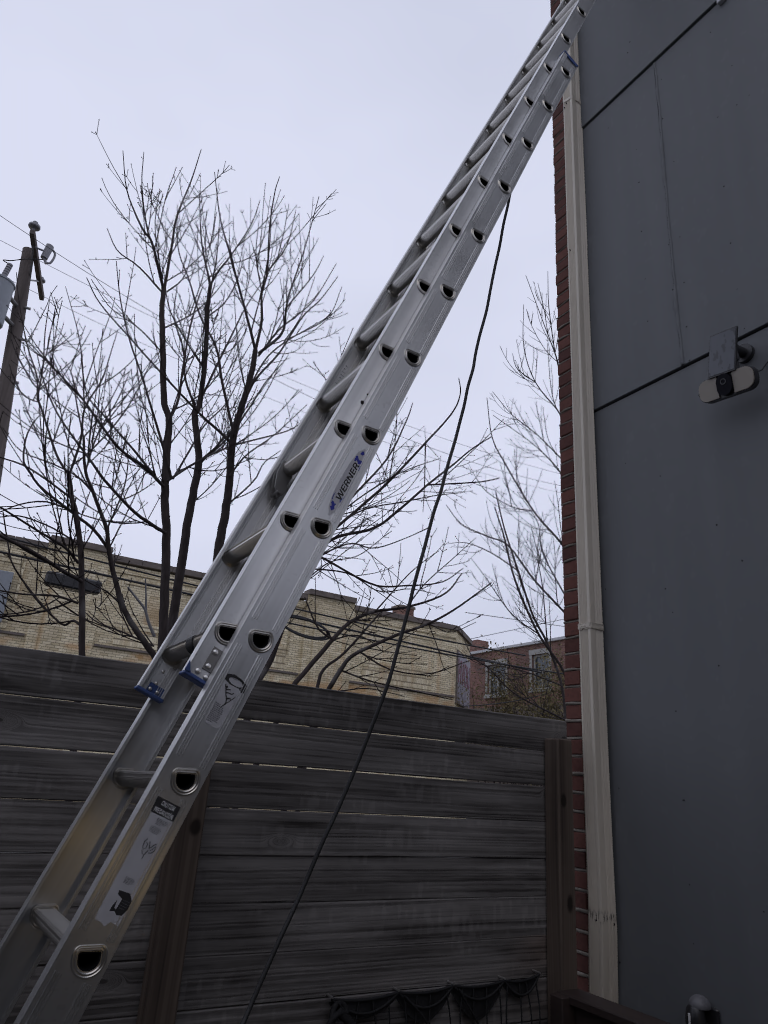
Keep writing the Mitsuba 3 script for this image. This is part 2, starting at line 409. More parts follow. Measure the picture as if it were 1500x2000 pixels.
# brick corner: every course of the visible strip is a brick
part(house, 'mortar_bed', box(2.627, 3.05, 2.372, 2.600, 0, 7.6), 'mortar')
part(house, 'end_wall', box(3.06, 6.5, 2.362, 2.600, 0, 7.6), 'red_brick')
H = 0.0807
z0 = 1.6 + 0.39847 * WX % H
zj0 = 0.39847 * WX + 1.6
k0 = int(np.floor(zj0 / H))
zb = zj0 - k0 * H
r_ = random.Random(3)
bricks = []
for k in range(93):
    z = zb + k * H
    ln = (0.215, 0.105)[k % 2]
    jx, jy, tz = r_.uniform(-0.003, 0.003), r_.uniform(-0.006, 0.005), r_.uniform(-0.006, 0.006)
    for (a, b) in ([(2.607 - ln, 2.607)] if k % 2 == 0 else [(2.607 - ln, 2.607), (2.385, 2.607 - ln - 0.011)]):
        m = cbox(WX + jx, WX + 0.09, a + (0.012 if a > 2.39 and k % 2 == 0 else 0.0), b + jy * (b > 2.6), z + 0.007, z + H - 0.007, 0.004)
        m.vertices[:, 2] += (m.vertices[:, 1] - b) * tz
        part(house, 'brick', m, 'red_brick')
    if k % 1 == 0:      # squeezed-out mortar lip, uneven
        yy = np.linspace(2.375, 2.604, 12)
        lipn = meshkit.noise(np.stack([yy * 18, yy * 0 + k * 3.7, yy * 0], 1), 2)
        bricks.append(tube(np.stack([WX + 0.006 - 0.007 * np.clip(lipn - 0.35, 0, 1), yy, z + 0.003 * (lipn - 0.5) + 0.002 * np.sin(yy * 25 + k)], 1), 0.0042 + 0.0035 * np.clip(lipn - 0.4, 0, 1) * (2.5 if z < 4.2 else 1.0), 6))
part(house, 'mortar_joints', cat(bricks), 'mortar', kind='stuff', smooth=True)
# unseen warm pane on the rear wing, placed to glint in the rails
lit = part(house, 'unseen_rear_window', box(1.28, 1.82, -2.618, -2.600, 0.80, 1.50), 'white_paint')
scene[key_for(house + '__unseen_rear_window__unseen_lit_pane')] = {**mikit.ply(frame_map(trimesh.creation.box(extents=(0.22, 0.004, 0.24)), (1.55, -2.596, 1.13), (1, 0, 0), (0, 1, 0), (0, 0, 1)), 'warm_pane'),
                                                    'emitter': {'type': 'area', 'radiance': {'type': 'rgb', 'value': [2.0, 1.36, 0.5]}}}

# ------------------------------------------------------------------ downspout
ds = thing('downspout', 'cream ribbed metal downspout on the house corner between red brick and grey siding', 'downspout')


def spout_profile(w=0.077, d=0.088, g=0.0035):
    p = []
    # front face (-x), from +y to -y, with ribs
    c = 0.008
    p.append((0, w - c * 0.7))
    for y in np.linspace(w - 0.011, 0.016, 31):
        p.append((0.0058 * 0.5 * (1 - math.cos(2 * math.pi * (w - 0.011 - y) / ((w - 0.027) / 5))), y))
    p.append((0, c)); p.append((c * 0.3, c * 0.3)); p.append((c, 0))
    for x in np.linspace(0.032, 0.080, 25):
        p.append((x, 0.0056 * 0.5 * (1 - math.cos(2 * math.pi * (x - 0.032) / 0.016))))
    p += [(d - 0.004, 0), (d, 0.004), (d, w - 0.004), (d - 0.004, w), (c, w), (c * 0.3, w - c * 0.3)]
    return np.array(p)


def loft(profile, sections):
    """sections: (z, x, y, scale)."""
    n, v, f = len(profile), [], []
    ctr = profile.mean(0)
    for z, x, y, s in sections:
        q = ctr + (profile - ctr) * s
        v.append(np.column_stack([x + q[:, 0], y + q[:, 1], np.full(n, z)]))
    for i in range(len(sections) - 1):
        for j in range(n):
            k = (j + 1) % n
            f += [[i * n + j, i * n + k, (i + 1) * n + k], [i * n + j, (i + 1) * n + k, (i + 1) * n + j]]
    return trimesh.Trimesh(np.vstack(v), f, process=False)


SP = spout_profile()
path = np.array([[0.55, 2.522, 2.340], [0.80, 2.516, 2.332], [1.10, 2.503, 2.310], [1.14, 2.502, 2.309], [1.5, 2.508, 2.319], [2.33, 2.511, 2.325], [3.2, 2.511, 2.326],
                 [4.57, 2.510, 2.324], [5.76, 2.510, 2.324], [7.4, 2.512, 2.325]])


def spout(za, zb_, s=1.0, n=24):
    z = np.linspace(za, zb_, n)
    x, y = np.interp(z, path[:, 0], path[:, 1]), np.interp(z, path[:, 0], path[:, 2])
    wob = 0.0006 * (meshkit.noise(np.stack([z * 4, z * 0, z * 0], 1), 6) - 0.5)
    return loft(SP, [(a, b + w, c, s) for a, b, c, w in zip(z, x, y, wob)])


part(ds, 'pipe_length', spout(0.55, 1.127, 1.035, 10), 'cream_enamel', smooth=40)
part(ds, 'pipe_length', spout(1.118, 4.585, 1.0, 60), 'cream_enamel', smooth=40)
part(ds, 'pipe_length', spout(4.575, 5.765, 1.03, 24), 'cream_enamel', smooth=40)
part(ds, 'pipe_length', spout(5.755, 7.5, 1.06, 24), 'cream_enamel', smooth=40)


def strap(z, tilt):
    x, y = np.interp(z, path[:, 0], path[:, 1]), np.interp(z, path[:, 0], path[:, 2])
    c = SP.mean(0); q = c + (trimesh.convex.convex_hull(np.column_stack([SP, SP[:, 0] * 0]) if False else np.vstack([np.column_stack([SP, np.zeros(len(SP))]), np.column_stack([SP, np.ones(len(SP))])])).vertices[:, :2] - c) * 1.05
    hull = Polygon(SP).convex_hull.buffer(0.003)
    ring = hull.difference(hull.buffer(-0.004))
    m = extrude_polygon(ring, 0.020, engine='earcut')
    m.apply_translation((x, y, z - 0.010))
    m.vertices[:, 2] += (m.vertices[:, 1] - y - 0.03) * tilt
    return m


# zip-like band: two pointed tongues meeting on the front face
b = strap(2.335, -0.02)
bx, by = np.interp(2.335, path[:, 0], path[:, 1]), np.interp(2.335, path[:, 0], path[:, 2])
tong = []
for s_, ln in ((1, 0.034), (-1, 0.040)):
    o = Polygon([(0, 0), (0.012 * s_, 0.017), (ln * s_, 0.013), (ln * s_, -0.013), (0.012 * s_, -0.017)])
    m = extrude_polygon(o.difference(o.buffer(-0.0030)), 0.005, engine='earcut')
    tong.append(frame_map(m, (bx - 0.0035, by + 0.041, 2.334), (0, 1, 0), (0, 0, 1), (1, 0, 0)))
    m.vertices[:, 2] *= -1; m.invert()
    tong.append(cyl((bx - 0.001, by + 0.041 + 0.010 * s_, 2.334), (bx - 0.008, by + 0.041 + 0.010 * s_, 2.334), 0.0032, 10))
for zz_ in (2.322, 2.347):
    hull = Polygon(SP).convex_hull.buffer(0.0035)
    e_ = np.array(hull.exterior.coords)
    e_ = e_[(e_[:, 1] < 0.02)]
    e_ = e_[np.argsort(e_[:, 0])]
    tong.append(tube(np.column_stack([bx + e_[:, 0], by + e_[:, 1], np.full(len(e_), zz_)]), 0.0022, 6))
part(ds, 'strap', cat([b] + tong), 'cream_enamel', label='crimped strap band with two pointed tongues')
part(ds, 'strap', strap(5.745, 0.35), 'cream_enamel')
screws = [(np.interp(z, path[:, 0], path[:, 1]) - 0.001, np.interp(z, path[:, 0], path[:, 2]) + dy, z) for z, dy in ((4.555, 0.052), (5.72, 0.045), (5.70, 0.062))]
part(ds, 'screws', cat([cyl(q, (q[0] - 0.005, q[1], q[2]), 0.004, 8) for q in screws] + [cyl((2.505 + 0.07, 2.315 - 0.003, 1.10), (2.505 + 0.07, 2.315 + 0.004, 1.10), 0.006, 8), cyl((2.503, 2.345, 1.112), (2.511, 2.345, 1.112), 0.005, 8)]), 'nail_dark', kind='stuff')

# ------------------------------------------------------------------ plank fence
fence = thing('plank_fence', 'weathered grey fence of wide horizontal planks behind the ladder', 'fence')
SEAM = [0.300, 0.1585, 0.0115, -0.132, -0.2745, -0.4165, -0.563, -0.705, -0.848, -0.991, -1.134, -1.277, -1.42, -1.56]
GAP = [0, 0.0062, 0.0036, 0.0022, 0.0012, 0.001, 0.001, 0.001, 0.003, 0.003, 0.003, 0.003, 0.003, 0.003]


def plank(x0, x1, zt, zb_, seed, gap):
    """A board with eased, slightly wandering edges and a little cup."""
    n = max(6, int((x1 - x0) / 0.06))
    xs = np.linspace(x0, x1, n)
    y0, t, c = 2.460, 0.024, 0.003
    w1 = meshkit.fbm(np.stack([xs * 1.7, xs * 0 + seed, xs * 0], 1), 3, seed) - 0.5
    w2 = meshkit.fbm(np.stack([xs * 1.7, xs * 0 + seed, xs * 0 + 5], 1), 3, seed + 9) - 0.5
    bow = meshkit.fbm(np.stack([xs * 0.8, xs * 0 + seed, xs * 0 + 9], 1), 2, seed + 3) - 0.5
    v = []
    for x, a, b_, o in zip(xs, w1, w2, bow):
        za, zc = zt + 0.006 * a - gap / 2, zb_ + 0.006 * b_ + gap / 2
        zm = (za + zc) / 2
        yf = y0 + 0.007 * o
        v += [(x, yf, zc + c), (x, yf - 0.0012, zm), (x, yf, za - c), (x, yf + c, za), (x, yf + t - c, za), (x, yf + t, za - c), (x, yf + t, zc + c), (x, yf + t - c, zc), (x, yf + c, zc)]
    m, f = 9, []
    for i in range(n - 1):
        for j in range(m):
            k = (j + 1) % m
            f += [[i * m + j, (i + 1) * m + k, i * m + k], [i * m + j, (i + 1) * m + j, (i + 1) * m + k]]
    e = (n - 1) * m
    for j in range(1, m - 1):
        f += [[0, j, j + 1], [e, e + j + 1, e + j]]
    return trimesh.Trimesh(np.array(v), f, process=False)


for i in range(len(SEAM) - 1):
    zt, zb_ = SEAM[i] + 1.6, SEAM[i + 1] + 1.6
    g = GAP[i] * 0.5 + GAP[i + 1] * 0.5
    jx = 0.76 + (0.0, 0.02, -0.015)[i % 3]
    part(fence, 'plank', plank(-3.6, jx - 0.002, zt, zb_, 3 * i + 1, g), 'weathered_wood')
    part(fence, 'plank', plank(jx + 0.002, 2.472 - 0.006 * (i % 3), zt, zb_, 3 * i + 2, g), 'weathered_wood')
part(fence, 'post', cbox(2.332, 2.421, 2.368, 2.455, 0, 1.6 + 0.212, 0.006), 'post_wood', label='brown post at the house end of the fence')
part(fence, 'post', cbox(0.712, 0.803, 2.366, 2.455, 0, 1.6 + 0.03, 0.006), 'post_wood', label='brown post with a dark knot behind the ladder')
part(fence, 'post', cbox(-1.45, -1.36, 2.366, 2.455, 0, 1.7, 0.006), 'post_wood')
part(fence, 'stub_post', cbox(2.464, 2.512, 2.488, 2.56, 0, 1.898, 0.004), 'weathered_wood')
part(fence, 'side_planks', cat([plank(-3.6, 2.4, z + 1.6, z2 + 1.6, 60 + i, 0.004) for i, (z, z2) in enumerate(zip(SEAM[:-1], SEAM[1:]))]).apply_transform(
    np.array([[0, 1, 0, -3.6 - 2.484], [1, 0, 0, 0.05], [0, 0, 1, 0], [0, 0, 0, 1.0]])) if False else box(-3.63, -3.602, -2.6, 2.46, 0, 1.9), 'weathered_wood')

# ------------------------------------------------------------------ extension ladder
STEP = 0.3048
ladder = thing('extension_ladder', 'long aluminium extension ladder with blue end caps leaning across the yard to the house', 'ladder')


def lad(mesh):                 # mesh in (s, n, -r) to the world
    return frame_map(mesh, LO, LU, LN, -LR)


def lbox(s0, s1, n0, n1, r0, r1):
    return lad(box(s0, s1, n0, n1, -r1, -r0))


def dshape(scale_out=0.0, s=0.0, n=0.0, k=20):
    """The D outline of a rung, flat side level and up, grown by scale_out; in (s, n)."""
    a = np.linspace(0, np.pi, k)
    w, h = 0.0185, 0.0180
    pts = np.column_stack([w * np.cos(a), -h * np.sin(a)])
    pts = np.vstack([[(-w, 0.0072), (-w + 0.0008, 0.0092), (-w + 0.0026, 0.0108), (w - 0.0026, 0.0108), (w - 0.0008, 0.0092), (w, 0.0072)], pts])
    g = Polygon(pts).buffer(scale_out, 6) if scale_out else Polygon(pts)
    up, ho = np.array([LU[2], LN[2]]), np.array([-LN[2], LU[2]])      # level direction runs against n for +a
    q = np.array(g.exterior.coords)[:-1]
    xy = q[:, :1] * (-ho) + q[:, 1:] * up + np.array([s, n])
    return Polygon(xy)


def ring(outer, inner, r0, r1):
    m = extrude_polygon(dshape(outer).difference(dshape(inner)), r1 - r0, engine='earcut')
    m.apply_translation((0, 0, -r1))
    return m


def rail(s0, s1, n0, n1, r, inward, depth, holes, nh, ridges=None, rside=None):
    """Channel rail: web on the plane r, flanges reaching inward (+1 or -1), D holes at the rungs, fine raised lines."""
    t = 0.0026
    ra, rb = (r, r + t) if inward > 0 else (r - t, r)
    web = Polygon([(s0, n0 + t), (s1, n0 + t), (s1, n1 - t), (s0, n1 - t)])
    for h in holes:
        web = web.difference(dshape(0.0, h, nh))
    m = extrude_polygon(web, t, engine='earcut'); m.apply_translation((0, 0, -rb))
    ms = [lad(m)]
    fa, fb = (r, r + depth) if inward > 0 else (r - depth, r)
    for a, b_, lip in ((n0, n0 + t, 1), (n1 - t, n1, -1)):
        ms.append(lad(cbox(s0, s1, a, b_, -fb, -fa, 0.0007)))
        e = (fb - t, fb) if inward > 0 else (fa, fa + t)
        ms.append(lad(cbox(s0, s1, *((a + t, a + t + 0.006) if lip > 0 else (a - 0.006, a)), -e[1], -e[0], 0.0005)))
    for g in ridges or ():
        for k in (-1, 0, 1):
            c = g + k * 0.0054
            rr = (r - 0.0011, r + 0.0003) if rside < 0 else (r - 0.0003, r + 0.0011)
            if rside > 0: rr = (rb - 0.0003, rb + 0.0011)
            if rside == -2: rr = (ra - 0.0012, ra + 0.0003)
            base_r, top_r = (rr[1], rr[0]) if rside != 1 and rside < 0 else (rr[0], rr[1])
            top_r += (top_r - base_r) * 0.35
            cuts = sorted([h for h in holes if s0 < h < s1])
            ends = [s0] + sum([[h - 0.031, h + 0.031] for h in cuts], []) + [s1]
            for e0, e1 in zip(ends[::2], ends[1::2]):
                if e1 - e0 > 0.01:
                    tri_ = extrude_polygon(Polygon([(c - 0.0018, -base_r), (c + 0.0018, -base_r), (c + 0.0006, -top_r), (c - 0.0006, -top_r)]), e1 - e0, engine='earcut')
                    ms.append(frame_map(tri_, LO + LU * e0, LN, -LR, LU))
    return cat(ms)


kb = np.arange(-4, 12)
kf = np.arange(0, 18)
FS = -0.014 + 2 * STEP                 # first fly rung along the rail
FN, FR, FW = 0.0614, 0.0345, 0.4037
BW = 0.4386
sb = kb * STEP
sf = FS + kf * STEP
part(ladder, 'base_rail', rail(-1.40, 3.468, -0.0351, 0.0499, 0.0, 1, 0.030, sb, 0.0, (0.0345, -0.0185), -1), 'aluminium', label='near rail of the lower ladder section')
part(ladder, 'base_rail', rail(-1.40, 3.468, -0.0351, 0.0499, BW, -1, 0.030, [], 0.0), 'aluminium', label='far rail of the lower ladder section')
FE = 6.02
part(ladder, 'fly_rail', rail(0.487, FE, FN - 0.0346, FN + 0.0357, FR, 1, 0.028, sf, FN), 'aluminium', label='near rail of the upper ladder section')
part(ladder, 'fly_rail', rail(0.487, FE, FN - 0.0346, FN + 0.0357, FW, -1, 0.020, [], FN, (0.0795, 0.043), -2), 'aluminium', label='far rail of the upper ladder section')


def rung(s, n, ra, rb):
    k = key_for(ladder + '__rung')
    tubep = dshape(0.0014).difference(dshape(-0.0002))
    m = extrude_polygon(tubep, rb - ra, engine='earcut'); m.apply_translation((s, n, -rb))
    ridg = []
    d = np.array(dshape(0.0016).exterior.coords)[:-1]
    for j in range(0, len(d), 1):
        ridg.append(tube([(s + d[j][0], n + d[j][1], -rb + 0.004), (s + d[j][0], n + d[j][1], -ra - 0.004)], 0.0011, 4, False))
    scene[k] = mikit.ply(lad(cat([m] + ridg)), 'rung_aluminium', smooth=False)
    col = []
    for r_ in (ra - 0.0012, rb - 0.0034):
        for o, w_ in ((0.0032, 0.0026), (0.0078, 0.0022)):
            d_ = np.array(dshape(o).exterior.coords)
            col.append(lad(tube(np.column_stack([s + d_[:, 0], n + d_[:, 1], np.full(len(d_), -r_)]), w_, 7, False)))
        q = ring(0.0090, 0.0002, r_ - 0.0006, r_ + 0.0012); q.apply_translation((s, n, 0)); col.append(lad(q))
    for nm_, grp in (('collar', col[:3]), ('collar', col[3:])):
        scene[key_for(k + '__' + nm_)] = mikit.ply(cat(grp), 'collar_aluminium', smooth=35)
    bore_shade = extrude_polygon(dshape(-0.0003).difference(dshape(-0.0024)), rb - ra - 0.001, engine='earcut'); bore_shade.apply_translation((s, n, -rb + 0.0015))
    shade_plug = extrude_polygon(dshape(-0.0025), 0.004, engine='earcut'); shade_plug.apply_translation((s, n, -ra - 0.05))
    scene[key_for(k + '__bore_shade')] = mikit.ply(lad(cat([bore_shade, shade_plug])), 'hole_shade')  # black liner and end disc added so the hollow rungs look shaded inside
    return k


for s in sb: rung(s, 0.0, 0.0, BW)
for s in sf: rung(s, FN, FR, FW)

# blue end caps
def cap(n0, n1, ra, rb, s0, s1, tab, tab_r, side):
    ms = [cbox(s0, s1, n0 - 0.002, n1 + 0.002, -rb - 0.002, -ra + 0.002, 0.002)]
    if tab:
        ms.append(cbox(s0 + 0.002, s1 + 0.026, tab[0], tab[1], -tab_r - 0.004, -tab_r + 0.0005, 0.0015))
    return lad(cat(ms))


part(ladder, 'end_cap', cap(FN - 0.0346, FN + 0.0357, FR, FR + 0.030, 0.4785, 0.4868, None, 0, 1), 'blue_plastic', label='blue plastic cap on the near foot of the upper section')
tri = extrude_polygon(Polygon([(0.486, FN + 0.039), (0.486, FN + 0.026), (0.506, FN + 0.039)]), 0.005, engine='earcut'); tri.apply_translation((0, 0, -FR - 0.001))
part(ladder, 'cap_corner', lad(tri), 'blue_plastic')
part(ladder, 'end_cap', cap(FN - 0.0346, FN + 0.0357, FW - 0.022, FW, 0.4785, 0.4868, (FN - 0.030, FN + 0.012), FW - 0.003, 1), 'blue_plastic', label='blue plastic cap on the far foot of the upper section')
part(ladder, 'end_cap', cat([cap(-0.0351, 0.0499, 0.0, 0.030, 3.4685, 3.479, None, 0, 1), lad(cbox(3.453, 3.4705, -0.030, 0.030, 0.0005, 0.004, 0.001))]), 'blue_plastic', label='blue plastic cap at the top of the lower section')


def rivet(s, n, r, rad=0.0065, h=0.0035):
    m = trimesh.creation.icosphere(subdivisions=2, radius=1.0); m.apply_scale((rad, rad, h)); m.apply_translation((s, n, -r))
    return lad(m)


part(ladder, 'shoe_plate', lad(cbox(0.505, 0.556, FN - 0.026, FN + 0.0095, -FR + 0.0002, -FR + 0.0026, 0.0006)), 'steel_dark')
for s, n in ((0.546, 0.0625), (0.514, 0.0615), (0.496, 0.0745), (0.493, 0.053)):
    part(ladder, 'rivet', rivet(s, n, FR - (0.0024 if s > 0.5 else 0)), 'bright_aluminium', smooth=True)
for s, n in ((0.547, 0.059), (0.515, 0.058), (0.496, 0.066), (0.497, 0.046)):
    part(ladder, 'rivet', rivet(s, n, FW - 0.0026 - (0.004 if s < 0.5 else 0), 0.005, 0.003), 'bright_aluminium', smooth=True)
part(ladder, 'bolt_hole_shade', cat([lad(cat([trimesh.creation.cylinder(radius=rr, height=0.0006, sections=16).apply_translation((s, n, -FR + 0.0004))])) for s, n, rr in ((1.312, 0.052, 0.0058), (1.345, 0.0505, 0.003))]), 'hole_shade')  # flat black discs painted as the dark of the holes
# rubber sleeve on the lowest fly rung, rung lock under the far end of the third one
m = extrude_polygon(dshape(0.0042).difference(dshape(0.0012)), 0.042, engine='earcut'); m.apply_translation((sf[0], FN, -0.235))
part(ladder, 'rubber_sleeve', lad(m), 'black_rubber', label='black rubber sleeve on the lowest rung of the upper section')
lk = []
hook = Polygon([(-0.062, -0.030), (-0.10, -0.012), (-0.075, 0.010), (-0.03, 0.026), (0.012, 0.028), (0.020, 0.006), (0.006, -0.014), (-0.02, -0.020), (-0.046, -0.016)])
for rr in (0.352, 0.375):
    q = extrude_polygon(hook.difference(dshape(0.002)), 0.005, engine='earcut'); q.apply_translation((sf[2], FN, -rr)); lk.append(lad(q))
lk.append(lbox(sf[2] - 0.08, sf[2] - 0.03, FN - 0.02, FN - 0.008, 0.352, 0.375))
lk.append(lad(trimesh.creation.cylinder(radius=0.006, height=0.05, sections=12).apply_translation((sf[2] - 0.085, FN - 0.006, -0.36))))
lk.append(lbox(sf[2] + 0.03, sf[2] + 0.075, FN - 0.030, FN - 0.004, 0.392, 0.400))
part(ladder, 'rung_lock', cat(lk), 'steel_dark', label='grey hooked rung lock under a rung of the upper section')

# printed labels, thin films on the near base rail (r = 0, facing the camera)
def film(poly, z0, z1):
    m = extrude_polygon(poly, z1 - z0, engine='earcut'); m.apply_translation((0, 0, z0))
    return lad(m)


def text_on(text, height, s, n, up='n', bold=True, z=0.0016, wide=1.0, slant=0.0):
    m = meshkit.text_mesh(text, height, 0.0003, bold)
    c = (m.bounds[0] + m.bounds[1]) / 2
    m.apply_translation((-c[0], -c[1], z))
    if wide < 0.3:         # the printed length in metres
        wide = wide / (m.bounds[1] - m.bounds[0])[0]
    m.vertices[:, 0] = m.vertices[:, 0] * wide + m.vertices[:, 1] * slant
    if up == 's':          # reading across the rail, letters standing along it
        v = m.vertices.copy(); m.vertices[:, 0], m.vertices[:, 1] = v[:, 1], -v[:, 0]
    m.apply_translation((s, n, 0))
    return lad(m)


def lines(rows, height, up_s, n0, dz=0.0016, seed=1, pitch=None):
    """Print too small to read: rows of short dashes."""
    rr, out = random.Random(seed), []
    for i, w in enumerate(rows):
        y = up_s - i * (pitch or height * 1.9)
        x = n0
        while x > n0 - w:
            l = rr.uniform(0.0016, 0.0042)
            out.append(lad(box(y - height / 2, y + height / 2, max(x - l, n0 - w), x, dz, dz + 0.0003)))
            x -= l + 0.0009
    return cat(out)


lens = Polygon([(0.955, -0.003), (0.975, 0.0075), (1.01, 0.0125), (1.06, 0.0135), (1.11, 0.0115), (1.15, 0.006), (1.169, -0.004), (1.15, -0.0125), (1.11, -0.0165), (1.06, -0.0175), (1.01, -0.0165), (0.975, -0.012)]).buffer(0.002)
name_label = part(ladder, 'name_label', film(lens, 0.0002, 0.0010), 'pale_vinyl', label='pale pointed maker label with black lettering on the near rail')
scene[key_for(name_label + '__lettering')] = mikit.ply(text_on('WERNER', 0.0148, 1.061, -0.0035, 'n', True, 0.0012, 0.118, 0.16), 'black_ink')
bl = [Polygon([(0.966, -0.001), (0.974, 0.006), (0.979, 0.003), (0.984, 0.008), (0.992, 0.007), (0.987, -0.001), (0.990, -0.005), (0.980, -0.0035), (0.974, -0.007)]),
      Polygon([(1.006, 0.0125), (1.013, 0.0105), (0.998, 0.0095), (0.995, 0.0075), (0.993, 0.010)]),
      Polygon([(0.997, -0.012), (1.002, -0.009), (1.018, -0.0125), (1.021, -0.015), (1.010, -0.0145)]),
      Polygon([(1.124, 0.008), (1.139, 0.0075), (1.140, 0.002), (1.132, -0.002), (1.135, -0.012), (1.126, -0.014), (1.120, -0.006), (1.128, 0.001), (1.121, 0.004)]),
      Polygon([(1.104, -0.0135), (1.119, -0.010), (1.120, -0.014), (1.108, -0.0165)]),
      Polygon([(1.149, 0.001), (1.158, 0.000), (1.162, -0.005), (1.156, -0.009), (1.149, -0.006)])]
scene[key_for(name_label + '__blue_mark')] = mikit.ply(cat([film(b_, 0.0011, 0.0015) for b_ in bl]), 'blue_ink')

caution = part(ladder, 'caution_label', film(Polygon([(0.052, 0.024), (0.066, 0.026), (0.255, 0.030), (0.256, -0.0165), (0.120, -0.0175), (0.072, -0.020), (0.056, -0.017), (0.058, -0.002), (0.048, 0.004), (0.052, 0.012)]), 0.0002, 0.0012), 'silver_vinyl',
               label='worn white and black caution label low on the near rail')
scene[key_for(caution + '__header')] = mikit.ply(film(Polygon([(0.232, 0.030), (0.2595, 0.0315), (0.2605, -0.0165), (0.2335, -0.0172)]), 0.0012, 0.0016), 'black_ink')
scene[key_for(caution + '__header_text')] = mikit.ply(cat([text_on('CAUTION', 0.0080, 0.2528, 0.0055, 's', False, 0.0018, 0.0265), text_on('PRECAUCIÓN', 0.0080, 0.2400, 0.0070, 's', False, 0.0018, 0.0385)]), 'white_ink')
kk = key_for(caution + '__small_print'); labels[kk] = {'kind': 'stuff'}; scene[kk] = mikit.ply(cat([lines([0.021, 0.024, 0.023, 0.019, 0.012], 0.0012, 0.2275, 0.012, 0.0013, 2), lines([0.020, 0.022, 0.020, 0.021, 0.017], 0.0012, 0.2130, 0.016, 0.0013, 3),
                                                         lines([0.016, 0.018, 0.017, 0.018, 0.016, 0.012], 0.0010, 0.1260, 0.012, 0.0013, 4)]), 'grey_ink')
fig = []
for pl in ([(0.192, 0.010), (0.186, 0.0125), (0.178, 0.012), (0.174, 0.0085), (0.177, 0.005), (0.184, 0.0055), (0.186, 0.009)], [(0.190, 0.004), (0.182, 0.0005), (0.178, -0.001)], [(0.180, -0.002), (0.186, -0.005), (0.190, -0.009)],
           [(0.172, 0.010), (0.167, 0.006), (0.167, 0.003)], [(0.176, -0.001), (0.170, 0.0015), (0.166, 0.002), (0.160, 0.0025)], [(0.176, -0.004), (0.181, -0.007), (0.186, -0.010), (0.180, -0.0115), (0.174, -0.008), (0.172, -0.003)]):
    fig.append(lad(tube([(a, b_, 0.0014) for a, b_ in pl], 0.0008, 4)))
scene[key_for(caution + '__drawing')] = mikit.ply(cat(fig), 'black_ink')
scene[key_for(caution + '__torn_black_patch')] = mikit.ply(cat([film(Polygon([(0.098, 0.010), (0.104, 0.011), (0.106, -0.009), (0.097, -0.018), (0.083, -0.0185), (0.072, -0.014), (0.070, -0.005), (0.074, 0.001), (0.071, 0.009), (0.079, 0.009), (0.090, 0.006), (0.078, 0.004), (0.077, 0.000), (0.094, -0.001), (0.0965, 0.006)]), 0.0012, 0.0016)]), 'black_ink')
scene[key_for(caution + '__patch_print')] = mikit.ply(lines([0.014, 0.013, 0.012, 0.010], 0.0009, 0.0935, -0.003, 0.0017, 9, 0.0042), 'grey_ink')

warn = part(ladder, 'warning_label', film(Polygon([(0.411, 0.020), (0.417, 0.0225), (0.500, 0.0265), (0.508, 0.020), (0.514, -0.015), (0.495, -0.018), (0.418, -0.012), (0.411, -0.006)]), 0.0002, 0.0010), 'silver_vinyl',
            label='silver warning label with a falling figure on the near rail')
el = affinity.translate(affinity.scale(Point(0, 0).buffer(1, 24), 0.0072, 0.0165), 0.507, 0.004)
scene[key_for(warn + '__header')] = mikit.ply(film(Polygon([(0.501, 0.027), (0.513, 0.028), (0.519, 0.014), (0.518, -0.004), (0.513, -0.020), (0.497, -0.0215), (0.494, -0.016), (0.499, -0.008), (0.4975, 0.012)]).difference(el), 0.0010, 0.0014), 'black_ink')
fig = [lad(tube([(a, b_, 0.0012) for a, b_ in pl], w, 4)) for pl, w in (([(0.494, 0.021), (0.486, 0.016), (0.476, 0.010), (0.470, 0.005), (0.462, 0.002)], 0.0013), ([(0.489, 0.0065), (0.486, 0.012), (0.485, 0.016)], 0.0012),
       ([(0.480, 0.012), (0.482, 0.006), (0.482, 0.000), (0.486, -0.003)], 0.0013), ([(0.470, 0.005), (0.474, 0.000), (0.473, -0.003)], 0.0016), ([(0.452, 0.006), (0.463, 0.000), (0.474, -0.006), (0.482, -0.010)], 0.0008), ([(0.449, 0.008), (0.462, 0.002)], 0.0008))]
fig.append(lad(sphere((0.4905, 0.0155, 0.0012), 0.0021, 1)))
scene[key_for(warn + '__drawing')] = mikit.ply(cat(fig), 'black_ink')
kk = key_for(warn + '__small_print'); labels[kk] = {'kind': 'stuff'}; scene[kk] = mikit.ply(cat([lines([0.012, 0.020, 0.024, 0.023, 0.024, 0.021, 0.024, 0.023, 0.022, 0.023, 0.014], 0.0022, 0.4535, 0.0215, 0.0011, 6, 0.0036), lines([0.018] * 5, 0.0011, 0.5110, 0.0125, 0.0004, 8, 0.0020)]), 'grey_ink')
# stamped plate on the far rail
st = part(ladder, 'stamped_label', film(Polygon([(1.575, FN - 0.02), (1.575, FN + 0.012), (1.71, FN + 0.014), (1.715, FN - 0.012)]), -FW + 0.0028, -FW + 0.0034), 'aluminium', label='worn stamped label on the far rail')
scene[key_for(st + '__worn_print')] = mikit.ply(lines([0.010, 0.006, 0.012, 0.016, 0.014, 0.008, 0.013], 0.0035, 1.695, FN + 0.006, -FW + 0.0036, 5, 0.014), 'grey_ink')

